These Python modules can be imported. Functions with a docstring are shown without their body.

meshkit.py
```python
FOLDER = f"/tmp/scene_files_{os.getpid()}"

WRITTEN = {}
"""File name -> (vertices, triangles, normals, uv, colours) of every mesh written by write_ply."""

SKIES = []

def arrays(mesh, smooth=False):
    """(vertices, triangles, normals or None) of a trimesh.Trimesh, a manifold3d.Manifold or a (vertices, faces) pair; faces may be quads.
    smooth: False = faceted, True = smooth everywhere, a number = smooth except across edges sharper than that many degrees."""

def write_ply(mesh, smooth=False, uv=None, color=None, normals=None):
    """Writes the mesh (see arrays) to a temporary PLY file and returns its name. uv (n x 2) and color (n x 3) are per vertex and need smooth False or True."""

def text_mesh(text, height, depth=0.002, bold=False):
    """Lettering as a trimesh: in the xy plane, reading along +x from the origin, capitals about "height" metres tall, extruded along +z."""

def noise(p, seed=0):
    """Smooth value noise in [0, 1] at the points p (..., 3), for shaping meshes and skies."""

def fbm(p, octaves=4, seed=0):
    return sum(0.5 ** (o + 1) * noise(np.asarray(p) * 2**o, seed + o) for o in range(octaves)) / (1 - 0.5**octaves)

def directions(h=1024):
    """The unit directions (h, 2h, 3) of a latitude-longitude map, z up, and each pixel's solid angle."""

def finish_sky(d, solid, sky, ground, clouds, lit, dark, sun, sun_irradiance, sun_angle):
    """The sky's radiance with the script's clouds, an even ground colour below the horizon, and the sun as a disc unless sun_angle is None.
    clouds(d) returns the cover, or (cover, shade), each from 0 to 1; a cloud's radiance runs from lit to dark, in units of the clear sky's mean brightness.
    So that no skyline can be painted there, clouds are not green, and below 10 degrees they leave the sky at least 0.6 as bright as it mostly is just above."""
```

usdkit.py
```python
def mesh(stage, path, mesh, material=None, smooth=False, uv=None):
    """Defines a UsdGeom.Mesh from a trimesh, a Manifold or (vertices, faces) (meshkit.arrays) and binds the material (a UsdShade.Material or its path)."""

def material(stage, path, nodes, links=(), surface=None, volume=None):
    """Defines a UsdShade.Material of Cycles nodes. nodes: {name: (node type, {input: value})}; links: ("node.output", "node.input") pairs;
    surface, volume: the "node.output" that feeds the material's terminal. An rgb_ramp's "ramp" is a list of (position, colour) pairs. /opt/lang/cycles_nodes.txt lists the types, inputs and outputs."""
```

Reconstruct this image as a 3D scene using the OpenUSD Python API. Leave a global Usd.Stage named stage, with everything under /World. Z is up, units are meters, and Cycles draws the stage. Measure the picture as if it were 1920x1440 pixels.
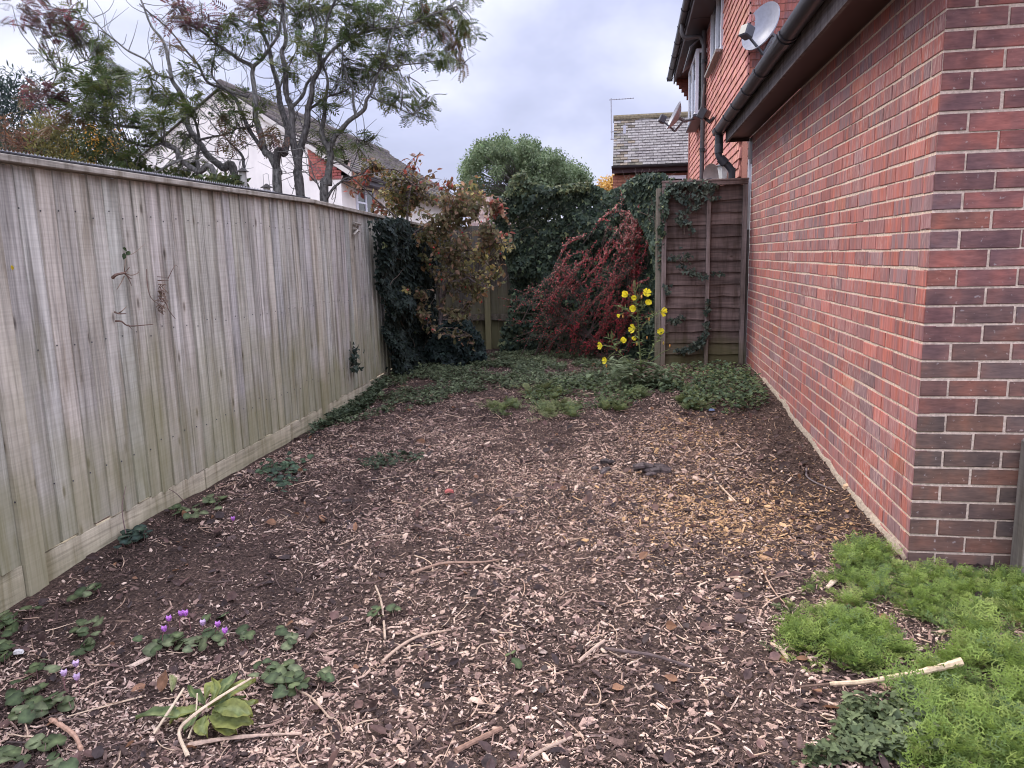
import math, random
import numpy as np, usdkit, meshkit
from pxr import Usd, UsdGeom, UsdLux, UsdShade, Gf, Sdf, Vt

stage = Usd.Stage.CreateInMemory()
UsdGeom.SetStageUpAxis(stage, UsdGeom.Tokens.z)
UsdGeom.SetStageMetersPerUnit(stage, 1.0)
WORLD = UsdGeom.Xform.Define(stage, '/World')
stage.SetDefaultPrim(WORLD.GetPrim())
UsdGeom.Scope.Define(stage, '/World/Looks')
RNG = np.random.default_rng(7)

# ------------------------------------------------------------------ camera
F, YAW, PITCH, ROLL = 1399.0, -.1597, .1695, .0238      # focal length in pixels of a 1920 wide picture, angles in radians
CAM = np.array([-1.1823, -3.2623, 1.3397])
def _axes():
    cy, sy, cp, sp, cr, sr = (g(a) for a in (YAW, PITCH, ROLL) for g in (np.cos, np.sin))
    f = np.array([sy * cp, cy * cp, -sp]); r = np.array([cy, -sy, 0]); d = np.cross(f, r)
    return np.array([cr * r + sr * d, -sr * r + cr * d, f])
AX = _axes()
def ray(u, v): return AX.T @ np.array([(u - 960) / F, (v - 720) / F, 1.0])
def onx(u, v, x): d = ray(u, v); return CAM + d * (x - CAM[0]) / d[0]
def ony(u, v, y): d = ray(u, v); return CAM + d * (y - CAM[1]) / d[1]
def onz(u, v, z): d = ray(u, v); return CAM + d * (z - CAM[2]) / d[2]
def onq(u, v, q): return CAM + ray(u, v) * q
def project(P):
    q = (np.asarray(P, float) - CAM) @ AX.T
    return 960 + F * q[..., 0] / q[..., 2], 720 + F * q[..., 1] / q[..., 2], q[..., 2]
cam = UsdGeom.Camera.Define(stage, '/World/camera')
m = Gf.Matrix4d(1)
for i, a in enumerate((AX[0], -AX[1], -AX[2])): m.SetRow(i, Gf.Vec4d(*map(float, a), 0))
m.SetRow(3, Gf.Vec4d(*map(float, CAM), 1))
cam.AddTransformOp().Set(m)
cam.CreateFocalLengthAttr(24.0)
cam.CreateHorizontalApertureAttr(24.0 * 1920 / F)
cam.CreateVerticalApertureAttr(24.0 * 1440 / F)
cam.CreateClippingRangeAttr(Gf.Vec2f(0.05, 5000))
EXPOSURE = 1.0
cam.CreateExposureAttr(EXPOSURE)

# ------------------------------------------------------------------ sky and sun (overcast)
SUN_EL, SUN_AZ = math.radians(48), math.radians(-62)    # rotation = atan2(x, y)
SKY_STRENGTH = 0.1
dome = UsdLux.DomeLight.Define(stage, '/World/sky')
sky_mat = usdkit.material(stage, '/World/Looks/sky', {
    'sky': ('sky_texture', {'sky_type': 'single_scattering', 'sun_disc': False, 'sun_elevation': SUN_EL, 'sun_rotation': SUN_AZ, 'aerosol_density': 2.0}),
    'tc': ('texture_coordinate', {}),
    'map': ('mapping', {'scale': (1.0, 1.0, 1.7), 'location': (0.35, 0.2, 0.1)}),
    'n1': ('noise_texture', {'scale': 2.3, 'detail': 7.0, 'roughness': 0.5, 'distortion': 0.25}),
    'ramp': ('rgb_ramp', {'ramp': [(0.33, (4.9, 5.25, 7.3)), (0.43, (5.9, 6.25, 8.6)), (0.53, (7.6, 7.9, 10.0)), (0.64, (10.2, 10.3, 11.6))]}),
    'sep': ('separate_xyz', {}), 'cie': ('map_range', {'from_min': 0.28, 'from_max': 1.0, 'to_min': .56, 'to_max': 1.9, 'clamp': True}),   # an overcast sky brightens towards the zenith
    'lift': ('vector_math', {'math_type': 'scale'}),
    'mix': ('mix_color', {'fac': 0.95, 'use_clamp': False}),
    'bg': ('background_shader', {'strength': SKY_STRENGTH})},
    [('tc.generated', 'map.vector'), ('map.vector', 'n1.vector'), ('n1.fac', 'ramp.fac'), ('tc.generated', 'sep.vector'), ('sep.z', 'cie.value'),
     ('ramp.color', 'lift.vector1'), ('cie.result', 'lift.scale'), ('sky.color', 'mix.a'), ('lift.vector', 'mix.b'),
     ('mix.result', 'bg.color')], surface='bg.background')
UsdShade.MaterialBindingAPI.Apply(dome.GetPrim()).Bind(sky_mat)
sun = UsdLux.DistantLight.Define(stage, '/World/sun')
sun.CreateNormalizeAttr(True); sun.CreateIntensityAttr(0.4); sun.CreateAngleAttr(25.0); sun.CreateColorAttr(Gf.Vec3f(1.0, .93, .82))
sun.AddRotateXYZOp().Set(Gf.Vec3f(90 - math.degrees(SUN_EL), 0, 180 - math.degrees(SUN_AZ)))
dome.GetPrim().SetCustomDataByKey('kind', 'structure')

# ------------------------------------------------------------------ helpers
USED = {}
def numbered(parent, name):
    k = USED.get((parent, name), 0); USED[(parent, name)] = k + 1
    return f'{parent}/{name}' if k == 0 else f'{parent}/{name}_{k:03d}'
def custom(prim, **kw):
    for k, v in kw.items():
        if v: prim.SetCustomDataByKey(k, v)
class Node:
    def __init__(self, path, loc): self.path, self.loc = path, np.asarray(loc, float)
def thing(name, label, cat, loc=(0, 0, 0), group=None, kind=None):
    p = numbered('/World', name)
    x = UsdGeom.Xform.Define(stage, p); x.AddTranslateOp().Set(Gf.Vec3d(*map(float, loc)))
    custom(x.GetPrim(), label=label, category=cat, group=group, kind=kind)
    return Node(p, loc)
class MB:
    """Collects triangles with a colour per vertex; build() makes them one Mesh prim."""
    def __init__(self): self.v, self.f, self.t, self.n = [], [], [], 0
    def add(self, v, f, tone=(1, 1, 1)):
        v = np.asarray(v, float); f = np.asarray(f, int)
        if f.shape[1] == 4: f = np.vstack([f[:, [0, 1, 2]], f[:, [0, 2, 3]]])
        t = np.asarray(tone, float)
        if t.ndim == 1: t = np.repeat(t[None], len(v), 0)
        self.v.append(v); self.f.append(f + self.n); self.t.append(t); self.n += len(v)
        return self
    def box(self, lo, hi, tone=(1, 1, 1), c=0.0):
        lo, hi = np.asarray(lo, float), np.asarray(hi, float)
        if c <= 0:
            v = np.array([[(lo, hi)[i][0], (lo, hi)[j][1], (lo, hi)[k][2]] for i in (0, 1) for j in (0, 1) for k in (0, 1)])
            return self.add(v, BOXF, tone)
        v, f = chamfer_box(lo, hi, c)
        return self.add(v, f, tone)
    def tube(self, pts, radii, n=6, tone=(1, 1, 1), cap=True):
        v, f = tube(pts, radii, n, cap)
        return self.add(v, f, tone)
    def build(self, name, mat, parent=None, smooth=False, label=None, cat=None, group=None, kind=None):
        par = parent.path if parent else '/World'
        loc = parent.loc if parent else np.zeros(3)
        p = numbered(par, name)
        v = np.vstack(self.v) - loc0(parent)
        mm = usdkit.mesh(stage, p, (v, np.vstack(self.f)), mat, smooth=smooth)
        t = np.vstack(self.t).astype(np.float32)
        if smooth not in (True, False): t = t[:1]       # a smoothing angle splits vertices: one colour for the whole mesh
        UsdGeom.PrimvarsAPI(mm).CreatePrimvar('tone', Sdf.ValueTypeNames.Color3fArray, 'vertex' if len(t) > 1 else 'constant').Set(Vt.Vec3fArray.FromNumpy(t))
        custom(mm.GetPrim(), label=label, category=cat, group=group, kind=kind)
        return Node(p, loc0(parent))
def loc0(parent): return parent.loc if parent is not None else np.zeros(3)
BOXF = [[0, 1, 3, 2], [4, 6, 7, 5], [0, 4, 5, 1], [2, 3, 7, 6], [0, 2, 6, 4], [1, 5, 7, 3]]
def chamfer_box(lo, hi, c):
    """A box with its twelve edges chamfered: 24 vertices, 44 triangles."""
    vs, idx = [], {}
    for i in (0, 1):
        for j in (0, 1):
            for k in (0, 1):
                for a in range(3):
                    p = [hi[0] if i else lo[0], hi[1] if j else lo[1], hi[2] if k else lo[2]]
                    for b in range(3):
                        if b != a: p[b] += (-c if (i, j, k)[b] else c)
                    idx[(i, j, k, a)] = len(vs); vs.append(p)
    vs = np.array(vs); mid = (np.asarray(lo) + np.asarray(hi)) / 2; faces = []
    def poly(ids):
        p = vs[ids]; nrm = np.cross(p[1] - p[0], p[2] - p[0])
        if np.dot(nrm, p.mean(0) - mid) < 0: ids = ids[::-1]
        for q in range(1, len(ids) - 1): faces.append([ids[0], ids[q], ids[q + 1]])
    for a in range(3):
        b, c2 = [x for x in range(3) if x != a]
        for s in (0, 1):
            ring = []
            for (p, q) in ((0, 0), (0, 1), (1, 1), (1, 0)):
                key = [0, 0, 0]; key[a] = s; key[b] = p; key[c2] = q; ring.append(idx[(*key, a)])
            poly(ring)
        for p in (0, 1):
            for q in (0, 1):
                k0 = [0, 0, 0]; k0[b] = p; k0[c2] = q; k1 = list(k0); k1[a] = 1
                poly([idx[(*k0, b)], idx[(*k1, b)], idx[(*k1, c2)], idx[(*k0, c2)]])
    for i in (0, 1):
        for j in (0, 1):
            for k in (0, 1): poly([idx[(i, j, k, 0)], idx[(i, j, k, 1)], idx[(i, j, k, 2)]])
    return vs, np.array(faces)
def unit(a): a = np.asarray(a, float); return a / np.maximum(np.linalg.norm(a, axis=-1, keepdims=True), 1e-9)
def tube(pts, radii, n=6, cap=True):
    pts = np.asarray(pts, float); k = len(pts); radii = np.broadcast_to(radii, k)
    t = unit(np.gradient(pts, axis=0)); ref = np.array([0.31, 0.17, 0.93])
    if abs(t[0] @ ref) > .9: ref = np.array([1.0, 0.1, 0])
    vs = []; u = None
    for i in range(k):
        u = ref - t[i] * (ref @ t[i]) if u is None else u - t[i] * (u @ t[i])
        u = unit(u); w = np.cross(t[i], u); a = np.arange(n) * 2 * np.pi / n
        vs.append(pts[i] + radii[i] * (np.cos(a)[:, None] * u + np.sin(a)[:, None] * w))
    v = np.vstack(vs); f = []
    for i in range(k - 1):
        for j in range(n):
            a, b = i * n + j, i * n + (j + 1) % n
            f += [[a, b, b + n], [a, b + n, a + n]]
    if cap:
        v = np.vstack([v, pts[0], pts[-1]]); c0, c1 = len(v) - 2, len(v) - 1
        for j in range(n):
            f += [[c0, (j + 1) % n, j], [c1, (k - 1) * n + j, (k - 1) * n + (j + 1) % n]]
    return v, np.array(f)
def curve(pts, n):
    """Catmull-Rom through the points, n samples."""
    p = np.asarray(pts, float)
    if len(p) == 2: return p[0] + (p[1] - p[0]) * np.linspace(0, 1, n)[:, None]
    q = np.vstack([2 * p[0] - p[1], p, 2 * p[-1] - p[-2]]); s = np.linspace(0, len(p) - 1 - 1e-6, n); i = s.astype(int); t = (s - i)[:, None]
    a, b, c, d = q[i], q[i + 1], q[i + 2], q[i + 3]
    return .5 * (2 * b + (c - a) * t + (2 * a - 5 * b + 4 * c - d) * t**2 + (3 * b - a - 3 * c + d) * t**3)
def frames(d, nrm):
    """Rotation matrices (n,3,3) whose columns are side, axis d, normal nearest to nrm."""
    d = unit(d); nrm = nrm - d * (nrm * d).sum(-1, keepdims=True); nrm = unit(nrm)
    return np.stack([np.cross(d, nrm), d, nrm], -1)
def scatter(mb, tv, tf, pos, rot, scale, tone):
    """Adds one copy of the template (axis +y, normal +z) at each pos."""
    if len(pos) == 0: return
    n, k = len(pos), len(tv)
    sc = np.asarray(scale, float)
    sc = np.broadcast_to(sc.reshape(n, -1) if sc.ndim else sc, (n, 3)) if sc.ndim else np.full((n, 3), float(sc))
    v = np.einsum('nij,nkj->nki', rot, tv[None] * sc[:, None, :]) + pos[:, None]
    f = (np.asarray(tf)[None] + (np.arange(n) * k)[:, None, None]).reshape(-1, 3)
    t = np.asarray(tone, float)
    if t.ndim == 1: t = np.repeat(t[None], n, 0)
    mb.add(v.reshape(-1, 3), f, np.repeat(t, k, 0))
def pick(palette, n, jitter=.2, weights=None, rng=RNG):
    p = np.asarray(palette, float); i = rng.choice(len(p), n, p=None if weights is None else np.asarray(weights) / np.sum(weights))
    return np.clip(p[i] * (1 + jitter * rng.standard_normal((n, 1))), .004, .95)
def instancer(name, protos, pos, quat, scales, ids, label, cat, parent=None, kind='stuff'):
    p = numbered(parent.path if parent else '/World', name)
    pi = UsdGeom.PointInstancer.Define(stage, p)
    for k, (mb, mat, smooth) in enumerate(protos):
        node = mb.build(f'piece', mat, Node(p + '/pieces', (0, 0, 0)), smooth)
        pi.GetPrototypesRel().AddTarget(node.path)
    pi.CreateProtoIndicesAttr(Vt.IntArray.FromNumpy(np.asarray(ids, np.int32)))
    pi.CreatePositionsAttr(Vt.Vec3fArray.FromNumpy(np.asarray(pos, np.float32)))
    q = np.asarray(quat, float)
    pi.CreateOrientationsAttr(Vt.QuathArray([Gf.Quath(float(a[3]), float(a[0]), float(a[1]), float(a[2])) for a in q]))
    pi.CreateScalesAttr(Vt.Vec3fArray.FromNumpy(np.asarray(scales, np.float32)))
    custom(pi.GetPrim(), label=label, category=cat, kind=kind)
def quats(rot):
    from scipy.spatial.transform import Rotation
    return Rotation.from_matrix(rot).as_quat()
def in_poly(x, y, poly):
    p = np.asarray(poly, float); inside = np.zeros(np.shape(x), bool); j = len(p) - 1
    for i in range(len(p)):
        c = ((p[i, 1] > y) != (p[j, 1] > y)) & (x < (p[j, 0] - p[i, 0]) * (y - p[i, 1]) / (p[j, 1] - p[i, 1] + 1e-12) + p[i, 0])
        inside ^= c; j = i
    return inside
def sstep(x, a, b): t = np.clip((x - a) / (b - a), 0, 1); return t * t * (3 - 2 * t)
def ground_z(x, y):
    """Height of the bed: nearly level by the camera, rising to a bank at the back."""
    x, y = np.asarray(x, float), np.asarray(y, float)
    right = .175 * sstep(y, -.2, 3.9); left = .07 * sstep(y, -1.2, .2) - .02 + .14 * sstep(y, 2.4, 4.2)
    t = sstep(x, -3.4, -1.2)
    z = right * t + left * (1 - t)
    q = np.stack([x, y, 0 * x], -1)
    return z + .05 * (meshkit.fbm(q * 1.3, 3, 5) - .5) + .022 * (meshkit.fbm(q * 7, 3, 9) - .5)
# ------------------------------------------------------------------ materials
def look(name, nodes, links, surface, **kw): return usdkit.material(stage, '/World/Looks/' + name, nodes, links, surface=surface, **kw)
def toned(name, rough=.7, scale=(30, 30, 30), lo=.75, hi=1.2, bump=.0, bumpd=.002, spec=.3, detail=4.0, extra=None, metallic=0.0):
    """The mesh's own colour, broken up by noise along the given scale."""
    nodes = {'a': ('attribute', {'attribute': 'tone'}), 'g': ('geometry', {}), 'm': ('mapping', {'scale': scale}),
             'n': ('noise_texture', {'scale': 1.0, 'detail': detail, 'roughness': .6}),
             'r': ('rgb_ramp', {'ramp': [(.3, (lo, lo, lo)), (.7, (hi, hi, hi))]}),
             'x': ('mix_color', {'blend_type': 'multiply', 'fac': 1.0, 'use_clamp': False}),
             'p': ('principled_bsdf', {'roughness': rough, 'specular_ior_level': spec, 'metallic': metallic})}
    links = [('g.position', 'm.vector'), ('m.vector', 'n.vector'), ('n.fac', 'r.fac'), ('a.color', 'x.a'), ('r.color', 'x.b'), ('x.result', 'p.base_color')]
    if bump:
        nodes['b'] = ('bump', {'strength': bump, 'distance': bumpd}); links += [('n.fac', 'b.height'), ('b.normal', 'p.normal')]
    return look(name, nodes, links, 'p.BSDF')
def leafy(name, rough=.6, trans=.3, spec=.2):
    nodes = {'a': ('attribute', {'attribute': 'tone'}), 'g': ('geometry', {}), 'n': ('noise_texture', {'scale': 45.0, 'detail': 2.0}),
             'r': ('rgb_ramp', {'ramp': [(.3, (.7, .7, .7)), (.7, (1.25, 1.25, 1.2))]}),
             'x': ('mix_color', {'blend_type': 'multiply', 'fac': 1.0, 'use_clamp': False}),
             'p': ('principled_bsdf', {'roughness': rough, 'specular_ior_level': spec}), 't': ('translucent_bsdf', {}), 'mx': ('mix_closure', {'fac': trans})}
    links = [('g.position', 'n.vector'), ('n.fac', 'r.fac'), ('a.color', 'x.a'), ('r.color', 'x.b'), ('x.result', 'p.base_color'), ('x.result', 't.color'),
             ('p.BSDF', 'mx.closure1'), ('t.BSDF', 'mx.closure2')]
    return look(name, nodes, links, 'mx.closure')
M = {}
M['leaf'] = leafy('leaf')
M['ivy_leaf'] = leafy('ivy_leaf', rough=.55, trans=.15, spec=.18)
M['petal'] = leafy('petal', rough=.6, trans=.35, spec=.2)
M['bark'] = toned('bark', .9, (55, 55, 22), .35, 2.3, .6, .006)
M['twig'] = toned('twig', .85, (60, 60, 60), .7, 1.3)
M['chip'] = toned('chip', .85, (140, 140, 140), .65, 1.35, spec=.2)
M['tile'] = toned('roof_tile', .9, (16, 16, 16), .62, 1.4, .3, .004)
M['plastic'] = toned('plastic', .38, (8, 8, 8), .8, 1.2, spec=.45)
M['paint'] = toned('paint', .5, (6, 6, 6), .92, 1.06)
M['render'] = toned('wall_render', .9, (2.5, 2.5, 1.2), .86, 1.08)
M['metal'] = toned('grey_metal', .45, (20, 20, 20), .85, 1.1, spec=.5)
M['berry'] = toned('berry', .3, (30, 30, 30), .8, 1.2, spec=.5)
M['mortar'] = toned('mortar', .95, (60, 60, 60), .62, 1.22, .8, .006)
M['hung_tile'] = toned('hung_tile', .8, (14, 14, 14), .75, 1.25)
M['far_brick'] = toned('far_brick', .9, (20, 20, 20), .75, 1.25)
# window glass: dark room behind, sky reflection in front
M['glass'] = look('window_glass', {'f': ('fresnel', {'IOR': 1.5}), 't': ('transparent_bsdf', {'color': (.8, .84, .84)}), 'g': ('glossy_bsdf', {'color': (.9, .9, .9), 'roughness': .02}), 'mx': ('mix_closure', {})},
                  [('f.fac', 'mx.fac'), ('t.BSDF', 'mx.closure1'), ('g.BSDF', 'mx.closure2')], 'mx.closure')
# brick: own colour + dragged vertical streaks + pale lime bloom + algae low down on the shaded end
M['brick'] = look('brick', {
    'a': ('attribute', {'attribute': 'tone'}), 'g': ('geometry', {}),
    'm1': ('mapping', {'scale': (85, 85, 5)}), 'n1': ('noise_texture', {'scale': 1.0, 'detail': 3.0, 'roughness': .6}),
    'r1': ('rgb_ramp', {'ramp': [(.28, (.72, .70, .70)), (.5, (1.0, 1.0, 1.0)), (.72, (1.25, 1.24, 1.24))]}),
    'x1': ('mix_color', {'blend_type': 'multiply', 'fac': 1.0, 'use_clamp': False}),
    'm5': ('mapping', {'scale': (17, 17, 3)}), 'n5': ('noise_texture', {'scale': 1.0, 'detail': 3.0, 'roughness': .55}), 'ra': ('rgb_ramp', {'ramp': [(.53, (0, 0, 0)), (.62, (.65, .65, .65))]}), 'rc': ('rgb_ramp', {'ramp': [(.36, (.6, .6, .6)), (.46, (0, 0, 0))]}),
    'xa': ('mix_color', {'b': (.42, .125, .085), 'use_clamp': False}), 'xc': ('mix_color', {'b': (.225, .14, .14), 'use_clamp': False}),
    'm2': ('mapping', {'scale': (150, 150, 16)}), 'n2': ('noise_texture', {'scale': 1.0, 'detail': 3.0, 'roughness': .7}),
    'r2': ('rgb_ramp', {'ramp': [(.52, (0, 0, 0)), (.64, (1, 1, 1))]}),
    'n3': ('noise_texture', {'scale': 1.6, 'detail': 3.0}), 'r3': ('rgb_ramp', {'ramp': [(.40, (.05, .05, .05)), (.62, (.8, .8, .8))]}),
    'mul': ('math', {'math_type': 'multiply'}), 'x2': ('mix_color', {'b': (.52, .37, .34), 'use_clamp': False}),
    'n4': ('noise_texture', {'scale': 260.0, 'detail': 2.0}), 'bp': ('bump', {'strength': .6, 'distance': .003}),
    'p': ('principled_bsdf', {'roughness': .85, 'specular_ior_level': .25})},
    [('g.position', 'm1.vector'), ('m1.vector', 'n1.vector'), ('n1.fac', 'r1.fac'), ('g.position', 'm5.vector'), ('m5.vector', 'n5.vector'), ('n5.fac', 'ra.fac'), ('n5.fac', 'rc.fac'), ('ra.color', 'xa.fac'), ('rc.color', 'xc.fac'), ('a.color', 'xa.a'), ('xa.result', 'xc.a'), ('xc.result', 'x1.a'), ('r1.color', 'x1.b'),
     ('g.position', 'm2.vector'), ('m2.vector', 'n2.vector'), ('n2.fac', 'r2.fac'), ('g.position', 'n3.vector'), ('n3.fac', 'r3.fac'),
     ('r2.color', 'mul.value1'), ('r3.color', 'mul.value2'), ('mul.value', 'x2.fac'), ('x1.result', 'x2.a'), ('x2.result', 'p.base_color'),
     ('g.position', 'n4.vector'), ('n1.fac', 'bp.height'), ('bp.normal', 'p.normal')], 'p.BSDF')
# the end wall's bricks are smooth faced with fine creases along them
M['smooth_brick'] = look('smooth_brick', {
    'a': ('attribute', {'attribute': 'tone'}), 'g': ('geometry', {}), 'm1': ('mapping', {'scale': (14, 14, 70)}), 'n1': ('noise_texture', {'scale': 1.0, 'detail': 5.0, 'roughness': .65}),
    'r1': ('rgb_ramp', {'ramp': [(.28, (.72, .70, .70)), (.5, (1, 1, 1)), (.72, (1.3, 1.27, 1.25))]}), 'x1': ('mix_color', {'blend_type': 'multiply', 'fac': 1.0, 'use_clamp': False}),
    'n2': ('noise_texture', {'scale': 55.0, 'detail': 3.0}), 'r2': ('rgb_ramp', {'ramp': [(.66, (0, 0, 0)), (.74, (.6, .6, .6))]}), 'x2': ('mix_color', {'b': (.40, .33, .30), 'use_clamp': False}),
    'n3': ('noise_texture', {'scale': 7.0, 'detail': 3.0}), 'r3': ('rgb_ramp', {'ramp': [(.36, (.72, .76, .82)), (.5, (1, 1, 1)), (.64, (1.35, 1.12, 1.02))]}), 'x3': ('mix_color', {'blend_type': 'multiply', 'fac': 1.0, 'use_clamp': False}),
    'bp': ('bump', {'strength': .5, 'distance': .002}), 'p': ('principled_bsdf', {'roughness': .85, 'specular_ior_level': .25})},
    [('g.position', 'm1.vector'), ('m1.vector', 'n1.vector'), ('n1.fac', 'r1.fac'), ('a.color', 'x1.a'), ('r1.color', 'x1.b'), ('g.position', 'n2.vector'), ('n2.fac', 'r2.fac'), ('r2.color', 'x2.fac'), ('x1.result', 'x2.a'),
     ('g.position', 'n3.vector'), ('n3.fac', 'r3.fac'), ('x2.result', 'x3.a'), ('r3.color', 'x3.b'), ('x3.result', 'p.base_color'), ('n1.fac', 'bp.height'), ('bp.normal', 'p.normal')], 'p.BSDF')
# weathered sawn wood: vertical (or lengthwise) grain, saw marks across it, knots, green algae towards the ground
def wood(name, grain, saw, knot, algae=.8, z0=.75, algae_col=(.16, .155, .055), contrast=1.0):
    c = contrast
    return look(name, {
        'a': ('attribute', {'attribute': 'tone'}), 'g': ('geometry', {}),
        'oi': ('object_info', {}), 'os': ('vector_math', {'math_type': 'multiply', 'vector2': (7.3, 7.3, 11.7)}), 'oc': ('combine_xyz', {}), 'off': ('vector_math', {'math_type': 'add'}), 'm1': ('mapping', {'scale': grain}), 'n1': ('noise_texture', {'scale': 1.0, 'detail': 5.0, 'roughness': .62, 'distortion': .6}),
        'r1': ('rgb_ramp', {'ramp': [(.28, (1 - .5 * c,) * 3), (.5, (1, 1, 1)), (.74, (1 + .38 * c,) * 3)]}),
        'x1': ('mix_color', {'blend_type': 'multiply', 'fac': 1.0, 'use_clamp': False}),
        'm2': ('mapping', {'scale': saw}), 'n2': ('noise_texture', {'scale': 1.0, 'detail': 2.0}),
        'r2': ('rgb_ramp', {'ramp': [(.35, (.92, .92, .92)), (.6, (1.03, 1.03, 1.03))]}),
        'x2': ('mix_color', {'blend_type': 'multiply', 'fac': 1.0, 'use_clamp': False}),
        'm3': ('mapping', {'scale': knot}), 'v': ('voronoi_texture', {'scale': 1.0, 'randomness': 1.0}),
        'r3': ('rgb_ramp', {'ramp': [(.0, (.28, .25, .23)), (.06, (.42, .39, .37)), (.10, (.85, .83, .8)), (.16, (1, 1, 1))]}),
        'x3': ('mix_color', {'blend_type': 'multiply', 'fac': 1.0, 'use_clamp': False}),
        'm4': ('mapping', {'scale': (13, 13, 1.2)}), 'n4': ('noise_texture', {'scale': 1.3, 'detail': 5.0, 'roughness': .6}),
        'r4': ('rgb_ramp', {'ramp': [(.34, (.62, .58, .52)), (.48, (.97, .96, .94)), (.64, (1.22, 1.21, 1.19))]}),
        'x4': ('mix_color', {'blend_type': 'multiply', 'fac': 1.0, 'use_clamp': False}),
        's': ('separate_xyz', {}), 'mr': ('map_range', {'from_min': z0, 'from_max': .02, 'to_min': 0.0, 'to_max': .6}),
        'add': ('math', {'math_type': 'add'}), 'n5': ('noise_texture', {'scale': 2.2, 'detail': 4.0}),
        'r5': ('rgb_ramp', {'ramp': [(.62, (0, 0, 0)), (1.0, (algae,) * 3)]}), 'x5': ('mix_color', {'b': algae_col, 'use_clamp': False}),
        'bp': ('bump', {'strength': .5, 'distance': .004}), 'p': ('principled_bsdf', {'roughness': .88, 'specular_ior_level': .2})},
        [('oi.random', 'oc.x'), ('oi.random', 'oc.y'), ('oi.random', 'oc.z'), ('oc.vector', 'os.vector1'), ('os.vector', 'off.vector2'), ('g.position', 'off.vector1'), ('off.vector', 'm1.vector'), ('m1.vector', 'n1.vector'), ('n1.fac', 'r1.fac'), ('a.color', 'x1.a'), ('r1.color', 'x1.b'),
         ('off.vector', 'm2.vector'), ('m2.vector', 'n2.vector'), ('n2.fac', 'r2.fac'), ('x1.result', 'x2.a'), ('r2.color', 'x2.b'),
         ('off.vector', 'm3.vector'), ('m3.vector', 'v.vector'), ('v.distance', 'r3.fac'), ('x2.result', 'x3.a'), ('r3.color', 'x3.b'),
         ('g.position', 'm4.vector'), ('m4.vector', 'n4.vector'), ('n4.fac', 'r4.fac'), ('x3.result', 'x4.a'), ('r4.color', 'x4.b'),
         ('g.position', 's.vector'), ('s.z', 'mr.value'), ('mr.result', 'add.value1'), ('g.position', 'n5.vector'), ('n5.fac', 'add.value2'),
         ('add.value', 'r5.fac'), ('r5.color', 'x5.fac'), ('x4.result', 'x5.a'), ('x5.result', 'p.base_color'), ('n1.fac', 'bp.height'), ('bp.normal', 'p.normal')], 'p.BSDF')
M['wood_up'] = wood('weathered_upright_wood', (45, 45, 1.6), (3, 3, 120), (8, 8, 3.2), contrast=.95, algae=.62, z0=1.25, algae_col=(.19, .175, .075))
M['post_wood'] = wood('old_post_wood', (45, 45, 1.6), (7, 7, 170), (9, 9, 2.6), contrast=1.0, algae=.1)
M['wood_along'] = wood('weathered_rail_wood', (45, 2.0, 45), (4, 150, 4), (3, 2.0, 6), z0=.3, algae=.5, algae_col=(.17, .16, .075))
M['wood_brown'] = wood('brown_stained_wood', (2.2, 20, 26), (60, 4, 4), (5, 5, 8), algae=.7, z0=.75, algae_col=(.09, .085, .03), contrast=1.2)
M['wood_brown_up'] = wood('brown_stained_upright_wood', (40, 40, 3), (4, 4, 90), (5, 5, 3), algae=.5, z0=.7, algae_col=(.09, .085, .03))
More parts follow.
